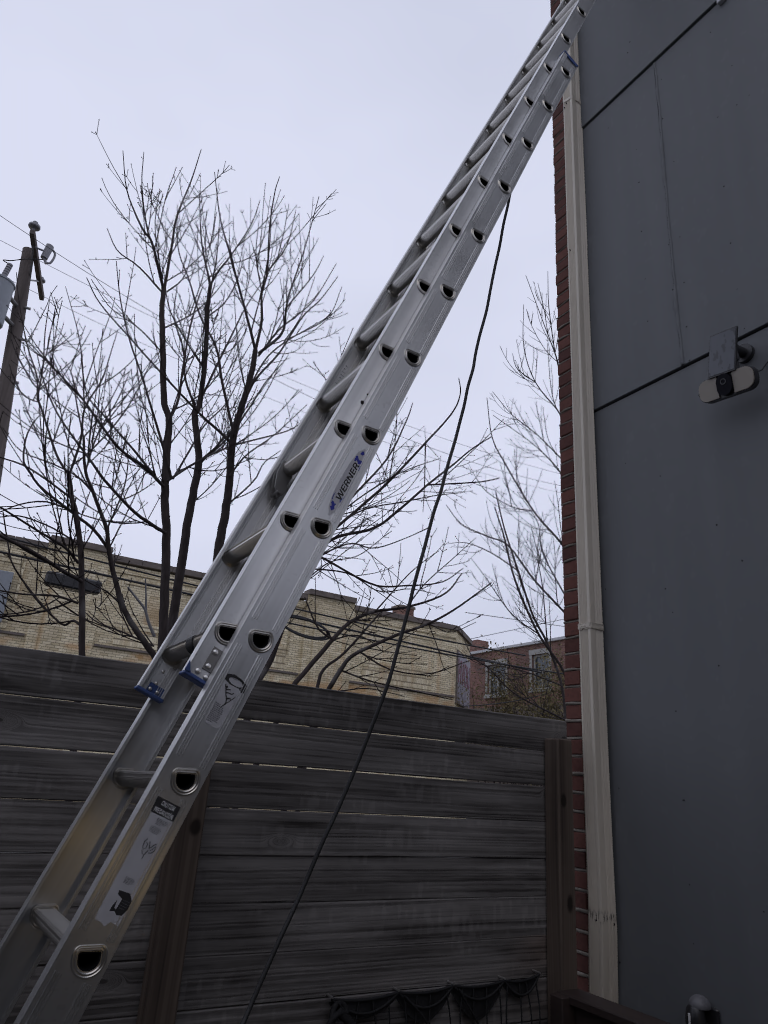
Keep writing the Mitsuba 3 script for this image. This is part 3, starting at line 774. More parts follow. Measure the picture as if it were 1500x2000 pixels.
# ------------------------------------------------------------------ black cord hanging from the ladder
cord_px = [(996, 380), (991, 405), (983, 440), (976, 480), (967, 520), (959, 560), (951, 603), (944, 630), (937, 655), (929, 690), (924, 720), (914, 755), (907, 790), (898, 825), (889, 860), (880, 890), (870, 925), (861, 960), (849, 995), (838, 1035), (829, 1070), (819, 1105), (807, 1150), (795, 1200),
           (776, 1270), (756, 1340), (722, 1430), (690, 1510), (660, 1580), (632, 1640), (600, 1715), (574, 1775), (546, 1835), (515, 1905), (485, 1975), (462, 2030), (436, 2090), (405, 2160)]
dep = np.interp(np.arange(len(cord_px)), [0, 12, 23, len(cord_px) - 1], [2.62, 2.32, 1.95, 1.34])
cp = [CAM + ray(*q) / FPX * d for q, d in zip(cord_px, dep)]
e1 = cp[-1]
cp += [e1 + np.array([-0.06, 0.02, -0.45]), np.array([e1[0] - 0.02, e1[1] + 0.08, 0.03]), np.array([e1[0] + 0.35, e1[1] + 0.25, 0.012])]
sl = smooth_line(cp, 260)
cord = thing('black_cord', 'long black rubber cord hanging from the ladder down across the fence', 'cord')
part(cord, 'cable', tube(sl, 0.0052, 10), 'black_rubber', smooth=True)

# ------------------------------------------------------------------ solar floodlight camera on the wall
flood = thing('security_light', 'wall mounted floodlight bar with a black round camera and a small solar panel above', 'security light')
pa, pb = at(1370, 768, 0, 2.455), at(1469, 732, 0, 2.455)
C = (pa + pb) / 2 + np.array([0, 0, -0.002])
ax = (pb - pa) / np.linalg.norm(pb - pa)
nrm = np.array([-0.86, -0.44, -0.24]); nrm -= ax * (nrm @ ax); nrm /= np.linalg.norm(nrm)
upv = np.cross(nrm, ax)
if upv[2] < 0: upv = -upv
L_ = np.linalg.norm(pb - pa)


def fl(m):
    return frame_map(m, C, ax, upv, np.cross(ax, upv))


sgn = 1.0 if np.cross(ax, upv) @ nrm > 0 else -1.0


def rrect(w, h, r):
    return Polygon([(-w / 2 + r, -h / 2 + r), (w / 2 - r, -h / 2 + r), (w / 2 - r, h / 2 - r), (-w / 2 + r, h / 2 - r)]).buffer(r, 10)


def slab(poly, z0, z1):
    m = extrude_polygon(poly, z1 - z0, engine='earcut'); m.apply_translation((0, 0, z0))
    if sgn < 0: m.apply_transform(np.diag([1, 1, -1, 1.0]))
    return m


part(flood, 'housing', fl(slab(rrect(L_ + 0.022, 0.100, 0.040), -0.030, -0.001)), 'black_plastic', smooth=30)
for s in (-1, 1):
    half = rrect(L_ + 0.014, 0.092, 0.036).intersection(Polygon([(s * 0.034, -1), (s * 1, -1), (s * 1, 1), (s * 0.034, 1)]))
    part(flood, 'lamp_panel', fl(slab(half, -0.001, 0.006)), 'diffuser', smooth=30)
part(flood, 'camera_pod', fl(slab(rrect(0.066, 0.092, 0.032), -0.001, 0.016)), 'lens_glass', smooth=30)
part(flood, 'camera_lens', fl(slab(Point(0, 0.012).buffer(0.013, 16).difference(Point(0, 0.012).buffer(0.009, 16)), 0.016, 0.0185)), 'black_plastic')
part(flood, 'antenna_tab', fl(slab(Polygon([(-L_ / 2 - 0.024, 0.002), (-L_ / 2 + 0.004, 0.022), (-L_ / 2 + 0.010, 0.012), (-L_ / 2 - 0.022, -0.008)]), -0.03, -0.012)), 'black_plastic')
wm = at(1456, 692, 0, WX - 0.01)
part(flood, 'wall_mount', cat([cyl((2.611, wm[1], wm[2]), (2.590, wm[1], wm[2]), 0.042, 24), cyl((2.592, wm[1], wm[2]), (2.535, wm[1] + 0.004, wm[2] - 0.004), 0.022, 20), sphere((2.525, wm[1] + 0.006, wm[2] - 0.008), 0.030),
                               tube(smooth_line([(2.525, wm[1], wm[2] - 0.01), (2.50, wm[1] - 0.01, wm[2] - 0.05), C + 0.02 * np.array([1, 0, 0]) + upv * 0.045 + ax * 0.04], 10), 0.016, 12)]), 'black_plastic', smooth=40)
sc = [at(x, y, 0, 2.43) for x, y in ((1387, 658), (1437, 638), (1434, 720), (1383, 738))]
sa, su = sc[1] - sc[0], sc[3] - sc[0]
sn = np.cross(sa, su); sn /= np.linalg.norm(sn)
if sn[0] > 0: sn = -sn


def quad_slab(c, t0, t1, grow=0.0):
    ctr = sum(c) / 4
    c = [q + (q - ctr) * grow for q in c]
    return trimesh.convex.convex_hull(np.array([q + sn * t0 for q in c] + [q + sn * t1 for q in c]))


part(flood, 'solar_panel', quad_slab(sc, -0.002, -0.012, 0.045), 'black_plastic')
part(flood, 'solar_cells', quad_slab(sc, 0.0, -0.004, -0.02), 'solar_cell', label='dark speckled solar cells')
mid = sum(sc) / 4
part(flood, 'panel_arm', tube(smooth_line([mid - sn * 0.01 + np.array([0, 0, -0.02]), mid - sn * 0.05 + np.array([0, -0.03, -0.03]), (2.53, wm[1], wm[2] - 0.01)], 10), 0.010, 10), 'black_plastic', smooth=True)
cb = [C + ax * (L_ / 2 - 0.004) + upv * 0.02 - nrm * 0.03, at(1488, 722, 0, 2.55), at(1503, 703, 0, 2.607), at(1580, 620, 0, 2.606)]
part(flood, 'power_lead', tube(smooth_line(cb, 20), 0.0028, 6), 'black_rubber', smooth=True)

# ------------------------------------------------------------------ small fixture low on the wall
fx = thing('wall_lantern', 'small black wall fixture with a grey domed cap at the bottom right of the siding', 'wall light')
q = at(1358, 1985, 0, 2.545)
part(fx, 'body', tube([(2.545, q[1], q[2] - 0.10), (2.545, q[1], q[2] - 0.01), (2.548, q[1], q[2] + 0.022), (2.552, q[1], q[2] + 0.034)], [0.034, 0.034, 0.030, 0.018], 20), 'black_plastic', smooth=40)
dm = trimesh.creation.icosphere(subdivisions=3, radius=0.036); dm.vertices[:, 2] = np.maximum(dm.vertices[:, 2], -0.006); dm.apply_scale((1.1, 1.0, 0.95)); dm.apply_translation((2.566, q[1] - 0.006, q[2] + 0.032))
part(fx, 'dome_cap', dm, 'grey_cap', smooth=40)
part(fx, 'back_plate', cbox(2.596, 2.6115, q[1] - 0.055, q[1] + 0.045, q[2] - 0.16, q[2] + 0.03, 0.006), 'black_plastic')
part(fx, 'pale_strip', cbox(2.545 - 0.0355, 2.545 - 0.030, q[1] - 0.004, q[1] + 0.004, q[2] - 0.09, q[2] + 0.012, 0.001), 'white_paint', label='narrow pale strip on the fixture')  # pale streak down the front of the body
part(fx, 'arm', cat([cyl((2.60, q[1], q[2] - 0.03), (2.55, q[1], q[2] - 0.03), 0.014, 12), cyl((2.56, q[1] + 0.032, q[2] + 0.0), (2.56, q[1] + 0.032, q[2] - 0.12), 0.005, 8), cyl((2.56, q[1] + 0.032, q[2] + 0.0), (2.562, q[1] + 0.045, q[2] + 0.014), 0.0035, 8)]), 'black_plastic', smooth=40)

# ------------------------------------------------------------------ dark planter box and black net at the foot of the fence
pl_ = thing('planter_box', 'dark stained wooden planter box along the house wall at the bottom of the yard', 'planter')
RZ = 1.6 - 0.723
part(pl_, 'cap_board', cbox(2.285, 2.405, 0.60, 2.355, RZ - 0.03, RZ, 0.004), 'stained_dark_wood')
part(pl_, 'cap_board', cbox(1.55, 1.66, 0.60, 2.0, RZ - 0.03, RZ - 0.002, 0.004), 'stained_dark_wood')
for i in range(5):
    part(pl_, 'side_board', cbox(2.318, 2.345, 0.62, 2.34, RZ - 0.034 - 0.17 * (i + 1) + 0.006, RZ - 0.034 - 0.17 * i, 0.004), 'stained_dark_wood')
part(pl_, 'corner_post', cbox(2.25, 2.316, 2.285, 2.352, 0, RZ - 0.004, 0.004), 'stained_dark_wood')
part(pl_, 'soil_bed', box(1.67, 2.31, 0.7, 2.0, RZ - 0.45, RZ - 0.40), 'soil', kind='structure' if False else None)

net = thing('garden_net', 'black net hung in scallops along the bottom of the fence beside the planter', 'net')
hk = [at(x, y, 1, 2.425) for x, y in ((648, 1952), (778, 1938), (885, 1925), (985, 1915), (1053, 1903))]
rope, strands = [], []
rr = random.Random(8)
for a, b_ in zip(hk[:-1], hk[1:]):
    for sag, rad, dy in ((0.012, 0.0055, 0), (0.045 + 0.02 * rr.random(), 0.0045, -0.008)):
        t = np.linspace(0, 1, 14)[:, None]
        pts = a + (b_ - a) * t + np.array([0, dy, 0]) * np.sin(np.pi * t) - np.array([0, 0, sag]) * 4 * t * (1 - t)
        rope.append(tube(pts, rad, 6))
    for k in range(4):
        t = (k + 0.5 + rr.uniform(-0.2, 0.2)) / 4
        p = a + (b_ - a) * t - np.array([0, 0, 0.012 * 4 * t * (1 - t)])
        w = rr.uniform(-0.02, 0.02)
        strands.append(tube(smooth_line([p, p + [w, -0.015, -0.12], p + [w * 0.3, -0.02, -0.28], p + [w * 1.5, -0.02, -0.6]], 12), 0.0030, 5))
    if rr.random() < 0.8:
        strands.append(tube(smooth_line([a + [0.02, -0.01, -0.01], (a + b_) / 2 + [0, -0.02, -0.10 - 0.05 * rr.random()], b_ + [-0.02, -0.01, -0.30]], 12), 0.0040, 5))
sw_v, sw_f = [], []
for a, b_, dpt in zip(hk[:-1], hk[1:], (0.05, 0.085, 0.10, 0.05)):
    t = np.linspace(0, 1, 16); o = len(sw_v)
    for q in t:
        p = a + (b_ - a) * q
        for k_, e_ in enumerate((0.0, 0.5, 1.0)):
            sw_v.append(p + np.array([0, 0.012 - 0.010 * math.sin(math.pi * q) * e_ + 0.004 * math.sin(9 * q + k_), -0.010 - e_ * dpt * 4 * q * (1 - q) - 0.008 * e_]))
    for i_ in range(15):
        for k_ in range(2):
            m0 = o + i_ * 3 + k_
            sw_f += [[m0, m0 + 3, m0 + 4], [m0, m0 + 4, m0 + 1]]
swag = trimesh.Trimesh(np.array(sw_v), np.array(sw_f), process=False)
back = swag.copy(); back.vertices += [0, 0.003, 0]; back.invert()
part(net, 'cloth_swags', cat([swag, back]), 'black_net', smooth=True, kind='stuff')
part(net, 'top_rope', cat(rope), 'black_net', smooth=True)
part(net, 'mesh_strands', cat(strands), 'black_net', smooth=True, kind='stuff')
ang = np.linspace(0, 5.2 * np.pi, 90)
bun = hk[0] + np.stack([0.035 * np.cos(ang) + 0.02 + 0.012 * np.sin(ang * 0.37), -0.01 + 0.012 * np.sin(ang * 1.3), 0.040 * np.sin(ang) - 0.045 - 0.004 * ang], 1)
part(net, 'gathered_end', cat([tube(bun, 0.010, 7), tube(smooth_line([hk[0] + [0.02, -0.01, -0.03], hk[0] + [0.10, -0.015, -0.10], hk[0] + [0.22, -0.02, -0.22]], 10), 0.014, 7)]), 'black_net', smooth=True, label='gathered loop of black net at the left end')
part(net, 'hooks', cat([cyl(h + [0, 0.035, 0.006], h + [0, -0.006, 0.006], 0.0035, 8) for h in hk]), 'bright_aluminium', kind='stuff')

# ------------------------------------------------------------------ yellow brick building across the street
YB = 22.0
ob = CAM[2]
yb_ = thing('yellow_brick_building', 'low yellow brick building with dark coping and pilasters across the street', 'building')
CX = 16.42
cdir = np.array([0.745, 0.667])
e = ray(918, 1262)[:2]
tt = np.linalg.solve(np.column_stack([e, -cdir]), np.array([CX, YB]))[1]       # chamfer length from the photograph
CE = np.array([CX, YB]) + cdir * tt


def prism(poly, z0, z1):
    m = extrude_polygon(Polygon(poly), z1 - z0, engine='earcut'); m.apply_translation((0, 0, z0))
    return m


top = lambda z: z + ob
part(yb_, 'wall', prism([(-14, YB), (CX, YB), CE, (CE[0], YB + 14), (-14, YB + 14)], -0.1, top(5.50)), 'buff_brick')
for x0, x1 in ((1.62, 3.36), (9.95, 11.80), (-6.3, -4.6)):
    part(yb_, 'pilaster', box(x0, x1, YB - 0.14, YB + 0.002, -0.05, top(5.72)), 'buff_brick')
    part(yb_, 'pilaster_face', box(x0 + 0.32, x1 - 0.32, YB - 0.20, YB - 0.138, -0.05, top(5.35)), 'buff_brick')
for x0, x1, z in ((-6.3, -4.6, 5.72), (-4.6, 1.62, 5.50), (1.62, 3.36, 5.72), (3.36, 9.95, 5.55), (9.95, 11.80, 5.72), (11.80, CX - 0.002, 5.50), (-14, -6.3, 5.5)):
    raised = z > 5.6
    n = max(1, int(round((x1 - x0) / 0.9)))
    xs = np.linspace(x0, x1, n + 1)
    for a, b_ in zip(xs[:-1], xs[1:]):
        part(yb_, 'coping_stone', cbox(a + 0.004, b_ - 0.004, YB - (0.24 if raised else 0.10), YB + 0.30, top(z) + 0.002, top(z) + 0.195, 0.012), 'coping_stone')
    if not raised:
        part(yb_, 'cornice_course', box(x0 + 0.01, x1 - 0.01, YB - 0.05, YB + 0.002, top(z) - 0.30, top(z) - 0.24), 'buff_brick')
        for zz_, h in ((4.95, 0.20), (3.62, 0.20), (3.12, 0.42)):
            part(yb_, 'soldier_course', box(x0 + 0.55, x1 - (1.10 if x1 > 14 else 0.55), YB - 0.035, YB + 0.002, top(zz_), top(zz_ + h)), 'buff_soldier')
        part(yb_, 'ledge', box(x0 + 0.05, x1 - 0.05, YB - 0.07, YB + 0.002, top(2.98), top(3.05)), 'coping_stone')
        for xe in (x0 + 0.50, x1 - (1.05 if x1 > 14 else 0.50)):
            part(yb_, 'panel_joint', box(xe - 0.03, xe + 0.03, YB - 0.03, YB + 0.002, top(3.60), top(5.15)), 'buff_soldier')
nc = np.array([cdir[1], -cdir[0]])       # outward normal of the chamfer


def on_chamfer(t0, t1, d0, d1, z0, z1, bs, nm, **kw):
    a = np.array([CX, YB])
    poly = [a + cdir * t0 + nc * d0, a + cdir * t1 + nc * d0, a + cdir * t1 + nc * d1, a + cdir * t0 + nc * d1]
    return part(yb_, nm, prism(poly, z0, z1), bs, **kw)


on_chamfer(0.0, tt, -0.2, 0.10, top(5.50) + 0.003, top(5.69), 'coping_stone', 'coping_stone')
on_chamfer(0.02, tt * 0.98, 0.0, 0.06, top(2.30), top(2.46), 'coping_stone', 'ledge')
on_chamfer(0.25, tt * 0.8, 0.0, 0.012, top(0.6), top(2.25), 'window_glass', 'window')
part(yb_, 'flashing', box(15.4, 16.3, YB + 0.305, YB + 0.9, top(5.50), top(5.80)), 'lead_sheet')
bx_ = at(4, 1140, 1, YB - 0.15)
part(yb_, 'meter_panel', cbox(bx_[0] - 0.6, bx_[0] + 0.22, YB - 0.25, YB + 0.002, bx_[2] - 1.05, bx_[2] + 0.35, 0.02), 'transformer_grey', label='pale box fixed to the wall at the left edge')
sg = thing('faded_sign', 'faded grey sign board with worn red lettering on the corner of the yellow building', 'sign')
a0 = np.array([CX, YB])


def sgp(t0, t1, d0, d1, z0, z1):
    return prism([a0 + cdir * t0 + nc * d0, a0 + cdir * t1 + nc * d0, a0 + cdir * t1 + nc * d1, a0 + cdir * t0 + nc * d1], z0, z1)


part(sg, 'board', sgp(0.16, tt * 0.97, 0.0, 0.05, top(2.85), top(4.75)), 'faded_board')
part(sg, 'frame', cat([sgp(0.10, 0.16, 0, 0.07, top(2.80), top(4.80)), sgp(0.16, tt * 0.97, 0, 0.065, top(2.79), top(2.85))]), 'coping_stone')
wsg = tt * 0.97 - 0.16
tm = meshkit.text_mesh('HVOU', 0.85, 0.012, True)
tm.apply_translation((-tm.bounds[0][0], 0, 0)); tm.vertices[:, 0] *= (wsg - 0.3) / tm.bounds[1][0]
part(sg, 'lettering', frame_map(tm, np.r_[a0 + cdir * 0.30 + nc * 0.051, top(3.62)], np.r_[cdir, 0], (0, 0, 1), np.r_[nc, 0]), 'faded_letters', label='worn red letters')
ch = thing('brick_chimney', 'small red brick chimney behind the yellow parapet', 'chimney')
c0 = at(790, 1192, 1, 25.0)
part(ch, 'stack', box(c0[0] - 0.35, c0[0] + 0.35, 24.8, 25.4, 5.5, c0[2] + 0.05), 'far_red_brick')
part(ch, 'cap', cbox(c0[0] - 0.40, c0[0] + 0.40, 24.75, 25.45, c0[2] + 0.052, c0[2] + 0.16, 0.01), 'coping_stone')

# ------------------------------------------------------------------ red brick building beyond
XR = 24.0
rb = thing('red_brick_building', 'dull red brick building with pale stone window surrounds beyond the yellow one', 'building')
RT = 6.55 + ob
wins = [(27.95, 29.35, 4.35 + ob, 5.85 + ob), (24.85, 26.0, 4.45 + ob, 6.05 + ob), (21.6, 22.9, 4.45 + ob, 6.05 + ob)]
ys = [18.0] + sorted(sum([[a, b_] for a, b_, _, _ in wins], [])) + [31.0]
wm_ = []
for a, b_ in zip(ys[:-1], ys[1:]):
    w = [q for q in wins if q[0] == a]
    if w:
        wm_ += [box(XR, XR + 6, a, b_, -0.1, w[0][2]), box(XR, XR + 6, a, b_, w[0][3], RT), box(XR + 0.3, XR + 6, a, b_, w[0][2], w[0][3])]
    else:
        wm_.append(box(XR, XR + 6, a, b_, -0.1, RT))
part(rb, 'wall', cat(wm_), 'far_red_brick')
n = 13
for a, b_ in zip(np.linspace(17.9, 31.1, n)[:-1], np.linspace(17.9, 31.1, n)[1:]):
    part(rb, 'coping_stone', cbox(XR - 0.12, XR + 0.5, a + 0.005, b_ - 0.005, RT + 0.002, RT + 0.14, 0.01), 'lead_sheet')
for a, b_, z0_, z1_ in wins:
    w = part(rb, 'window', cat([box(XR + 0.10, XR + 0.16, a + 0.002, a + 0.09, z0_ + 0.002, z1_ - 0.002), box(XR + 0.10, XR + 0.16, b_ - 0.09, b_ - 0.002, z0_ + 0.002, z1_ - 0.002), box(XR + 0.10, XR + 0.16, a + 0.09, b_ - 0.09, (z0_ + z1_) / 2 - 0.04, (z0_ + z1_) / 2 + 0.04),
                                box(XR + 0.10, XR + 0.16, (a + b_) / 2 - 0.05, (a + b_) / 2 + 0.05, z0_ + 0.002, (z0_ + z1_) / 2 - 0.04), box(XR + 0.10, XR + 0.16, a + 0.09, b_ - 0.09, z1_ - 0.10, z1_ - 0.002)]), 'pale_stone')
    scene[key_for(w + '__pane')] = mikit.ply(box(XR + 0.17, XR + 0.19, a + 0.003, b_ - 0.003, z0_ + 0.003, z1_ - 0.003), 'window_glass')
    scene[key_for(w + '__lintel')] = mikit.ply(box(XR - 0.05, XR + 0.10, a - 0.18, b_ + 0.18, z1_ + 0.002, z1_ + 0.24), 'pale_stone')
    scene[key_for(w + '__sill')] = mikit.ply(box(XR - 0.10, XR + 0.10, a - 0.18, b_ + 0.18, z0_ - 0.18, z0_ - 0.002), 'pale_stone')
    for q0, q1 in ((a - 0.16, a - 0.002), (b_ + 0.002, b_ + 0.16)):
        scene[key_for(w + '__jamb')] = mikit.ply(box(XR - 0.03, XR + 0.05, q0, q1, z0_, z1_), 'pale_stone')
part(rb, 'stone_base', box(XR - 0.06, XR + 0.002, 17.95, 31.05, -0.05, 3.7 + ob), 'coping_stone')
c1 = at(928, 1256, 0, XR + 1.0)
part(rb, 'chimney', box(XR + 0.8, XR + 1.6, c1[1] - 0.45, c1[1] + 0.45, RT - 0.2, c1[2] + 0.12), 'far_red_brick')

# ------------------------------------------------------------------ utility pole
P0, P1 = at(56, 489, 1, 16.0), at(25, 680, 1, 16.0)
dp = (P1 - P0) / (P1[2] - P0[2])
base = P0 + dp * (-0.3 - P0[2])
pole = thing('utility_pole', 'leaning wooden utility pole with a crossarm at the left edge', 'utility pole')
part(pole, 'shaft', tube([base, base * 0.5 + P0 * 0.5, P0], [0.225, 0.185, 0.13], 20), 'pole_wood', smooth=40)
AZ = P0[2] - 0.20
A0, A1 = at(63, 452, 2, AZ), at(82, 583, 2, AZ)
ad = (A1 - A0) / np.linalg.norm(A1 - A0)
aside = np.array([ad[1], -ad[0], 0])
part(pole, 'crossarm', frame_map(cbox(0, np.linalg.norm(A1 - A0), -0.05, 0.05, -0.06, 0.06, 0.008), A0, ad, np.cross([0, 0, 1], ad), (0, 0, 1)), 'pole_wood')


def insulator(p, s=1.0):
    prof = [(0, 0), (0.03, 0.0), (0.03, 0.05), (0.055, 0.06), (0.10, 0.07), (0.115, 0.09), (0.11, 0.13), (0.06, 0.16), (0.045, 0.19), (0.05, 0.21), (0.0, 0.22)]
    m = trimesh.creation.revolve(np.array(prof) * s, sections=20); m.apply_translation(p)
    return m


ins = [A0 + ad * 0.05 + [0, 0, 0.06], A0 + ad * 2.0 + [0, 0, 0.06]]
part(pole, 'insulator', insulator(ins[0], 1.1), 'porcelain', smooth=40)
part(pole, 'insulator', insulator(ins[1], 0.8), 'porcelain', smooth=40)
part(pole, 'brace', cat([tube([A0 + ad * 1.75 + aside * 0.0 - [0, 0, 0.06], P0 + dp * -0.75 + [0.12, 0, 0]], 0.02, 6), tube([A0 + ad * 0.4 - [0, 0, 0.06], P0 + dp * -0.75 + [0.12, 0, 0]], 0.02, 6)]), 'steel_dark')
fc = at(92, 494, 2, AZ - 0.15)
part(pole, 'fuse_cutout', cat([tube([fc + [0.02, 0, 0.20], fc + [-0.03, 0, -0.16]], [0.085, 0.075], 14), tube(smooth_line([fc + [0.05, 0, 0.16], fc + [0.16, 0.02, 0.05], fc + [0.12, 0.02, -0.20], fc + [0.02, 0, -0.26]], 12), 0.025, 8),
                               tube([fc + [-0.03, 0, 0.02], fc + [-0.26, 0.05, 0.06]], 0.022, 8), tube([fc + [-0.03, 0, -0.16], fc + [0.04, 0, -0.28]], 0.03, 8)]), 'porcelain', smooth=40)
part(pole, 'bolts', cat([tube([P0 + dp * d + [0.10, -0.12, 0], P0 + dp * d + [0.22, -0.14, 0]], 0.03, 8) for d in (-1.55, -2.35, -3.4)]), 'steel_dark', kind='stuff')
tr = thing('pole_transformer', 'grey drum transformer on the utility pole at the left edge', 'transformer')
tc = at(-12, 580, 1, 15.6)
tp = [(0, 0), (0.30, 0), (0.32, 0.03), (0.32, 1.0), (0.34, 1.01), (0.34, 1.05), (0.22, 1.12), (0, 1.14)]
m = trimesh.creation.revolve(np.array(tp), sections=32); m.apply_translation(tc + [0, 0, -0.65])
part(tr, 'tank', m, 'transformer_grey', smooth=35)
bs = at(12, 532, 1, 15.45)
part(tr, 'bushing', cat([tube([bs + [-0.02, 0, -0.16], bs + [0.03, 0, 0.22]], [0.05, 0.038], 12)] + [tube([bs + [-0.02 + 0.05 * k, 0, -0.12 + 0.34 * k], bs + [-0.016 + 0.05 * k, 0, -0.08 + 0.34 * k]], 0.06, 12) for k in np.linspace(0, 0.9, 6)]), 'porcelain', smooth=35)
part(tr, 'bracket', cat([tube([tc + [0.25, 0, z], P0 + dp * (tc[2] + z - P0[2])], 0.05, 8) for z in (-0.35, 0.15)]), 'steel_dark')
part(tr, 'lead_wire', tube(smooth_line([bs + [0.03, 0, 0.22], bs + [-0.12, 0, 0.27], at(22, 509, 1, 15.5), at(48, 506, 1, 15.5), at(85, 507, 1, 15.7)], 20), 0.012, 5), 'wire_black', smooth=True)
# wires: along the street, with sag
def wire(name, label, y, pts, rad, sag=0.0, group=None, n=40, ext=(None, None)):
    a, b_ = at(*pts[0], 1, y), at(*pts[1], 1, y if len(pts[0]) else y)
    t = np.linspace(-0.15, 1.15, n)[:, None]
    p = a + (b_ - a) * t - np.array([0, 0, sag]) * 4 * t * (1 - t)
    k = thing(name, label, 'wire', group)
    part(k, 'strand', tube(p, rad, 5), 'wire_black')
    return k


wire('power_wire', 'top power wire crossing the sky from the pole head insulator', ins[0][1], ((0, 421), (1092, 948)), 0.0065, 0.9)
wire('power_wire', 'second power wire crossing the sky just below the top one at the pole', 16.0, ((0, 469), (1092, 925)), 0.0055, 0.55)
wire('power_wire', 'third power wire from the far end of the crossarm', ins[1][1], ((0, 537), (1092, 962)), 0.0055, 0.6)
wire('service_cable', 'thick dark utility cable with a black splice case in front of the yellow building', 14.0, ((0, 1078), (960, 1292)), 0.024, 0.0)
wire('service_cable', 'upper thin cable running along the yellow building under its coping', 14.5, ((0, 1046), (930, 1263)), 0.020, 0.10)
wire('service_cable', 'lower dark cable running across the yellow building to the right', 13.5, ((560, 1216), (1100, 1316)), 0.018, 0.05)
wire('far_wire', 'thin wire rising to the right above the red brick building', 26.0, ((900, 1252), (1098, 1210)), 0.014, 0.0)
wire('far_wire', 'thin wire falling to the right above the red brick building', 20.0, ((935, 1200), (1098, 1223)), 0.012, 0.0)
wire('far_wire', 'thin wire crossing low in front of the red brick building', 19.0, ((930, 1378), (1100, 1345)), 0.016, 0.1)
sp = thing('splice_case', 'black splice case hanging on the thick cable between the bare stems', 'cable box')
s0_, s1_ = at(88, 1128, 1, 13.95), at(196, 1150, 1, 13.95)
dd = (s1_ - s0_) / np.linalg.norm(s1_ - s0_); ll = np.linalg.norm(s1_ - s0_)
zz_ = np.cross(dd, [0, 1, 0]); zz_ = -zz_ if zz_[2] < 0 else zz_
part(sp, 'case', frame_map(cbox(0, ll, -0.11, 0.11, -0.12, 0.12, 0.03), s0_, dd, np.cross(zz_, dd), zz_), 'black_plastic')
part(sp, 'ribs', cat([frame_map(cbox(x, x + 0.03, -0.125, 0.125, -0.135, 0.135, 0.02), s0_, dd, np.cross(zz_, dd), zz_) for x in np.linspace(0.08, ll - 0.1, 5)]), 'black_plastic')
cl = thing('cable_loop', 'oval coil of black cable hanging in front of the yellow wall', 'cable')
a = np.linspace(0, 2 * np.pi, 40)
lp = np.array([at(590 + 47 * math.cos(q) + 3, 1224 + 17 * math.sin(q) + 0.30 * 47 * math.cos(q), 1, 13.9 + 0.05 * math.sin(3 * q)) for q in a])
part(cl, 'coil', cat([tube(lp, 0.028, 8, False), tube(lp + [0.03, -0.05, -0.04], 0.022, 8, False)]), 'wire_black', smooth=True)

# ------------------------------------------------------------------ bare trees
TW = {}


def limb3(px, y0, y1, n):
    """A limb whose outline the photograph shows, standing at its own distance: y runs from y0 to y1 along it."""
    p = smooth_line(np.array(px, float), n)
    s = np.linspace(0, 1, n)
    yy = y0 + (y1 - y0) * s + 0.0
    return np.array([at(a, b_, 1, c) for (a, b_), c in zip(p, yy)])


def grow(out, p, d, L, r, lv, rnd, buds, up=0.35):
    """A straight ascending shoot with short budded spurs and a few side shoots."""
    n = max(3, int(L / 0.10) + 1)
    pts, q = [p], p.copy()
    d = d / np.linalg.norm(d)
    seg = L / n
    for i in range(n):
        d = d + np.array([rnd.gauss(0, 0.038), rnd.gauss(0, 0.038), rnd.gauss(0, 0.03) + up * 0.22])
        d /= np.linalg.norm(d)
        q = q + d * seg
        pts.append(q)
    pts = np.array(pts)
    out.append((pts, np.linspace(r, max(r * 0.55, 0.0024), len(pts)), 4 if L > 0.2 else 3))
    buds.append((pts[-1], d, 0.0048))
    if lv < 2 and L > 0.12:
        s = rnd.uniform(0.05, 0.12)
        while s < L * 0.98:
            i = min(int(s / seg), n - 1)
            t = pts[i + 1] - pts[i]; t = t / np.linalg.norm(t)
            a = np.cross(t, rnd_dir(rnd)); a /= np.linalg.norm(a) + 1e-9
            c = pts[i] + (pts[i + 1] - pts[i]) * rnd.random()
            for sg_ in (1, -1):
                u = rnd.random()
                if u < 0.17 and lv < 1 and L > 0.35:
                    grow(out, c, t * 0.85 + a * sg_ * rnd.uniform(0.5, 0.8), (L - s) * rnd.uniform(0.3, 0.75) + 0.06, max(r * 0.7, 0.0028), lv + 1, rnd, buds, up)
                elif u < 0.44:
                    grow(out, c, t * 0.7 + a * sg_ * rnd.uniform(0.6, 1.1), rnd.uniform(0.018, 0.065), 0.0026, 2, rnd, buds, up)
            s += rnd.uniform(0.06, 0.16)


def rnd_dir(rnd):
    v = np.array([rnd.gauss(0, 1), rnd.gauss(0, 1), rnd.gauss(0, 1)])
    return v / np.linalg.norm(v)


OCT = np.array([[1, 0, 0], [-1, 0, 0], [0, 1, 0], [0, -1, 0], [0, 0, 1.9], [0, 0, -1.4]], float)
OCF = np.array([[0, 2, 4], [2, 1, 4], [1, 3, 4], [3, 0, 4], [2, 0, 5], [1, 2, 5], [3, 1, 5], [0, 3, 5]])


def tubes_mesh(lst, buds):
    ms = [tube(p, r, s, False) for p, r, s in lst]
    for p, d, r in buds:
        z = d / np.linalg.norm(d); x = np.cross(z, [0.3, 0.9, 0.2]); x /= np.linalg.norm(x); y = np.cross(z, x)
        ms.append(trimesh.Trimesh(p + (OCT[:, :1] * x + OCT[:, 1:2] * y + OCT[:, 2:] * z) * r, OCF, process=False))
    vs, fs, k = [], [], 0
    for m in ms:
        vs.append(m.vertices); fs.append(m.faces + k); k += len(m.vertices)
    return trimesh.Trimesh(np.vstack(vs), np.vstack(fs), process=False)


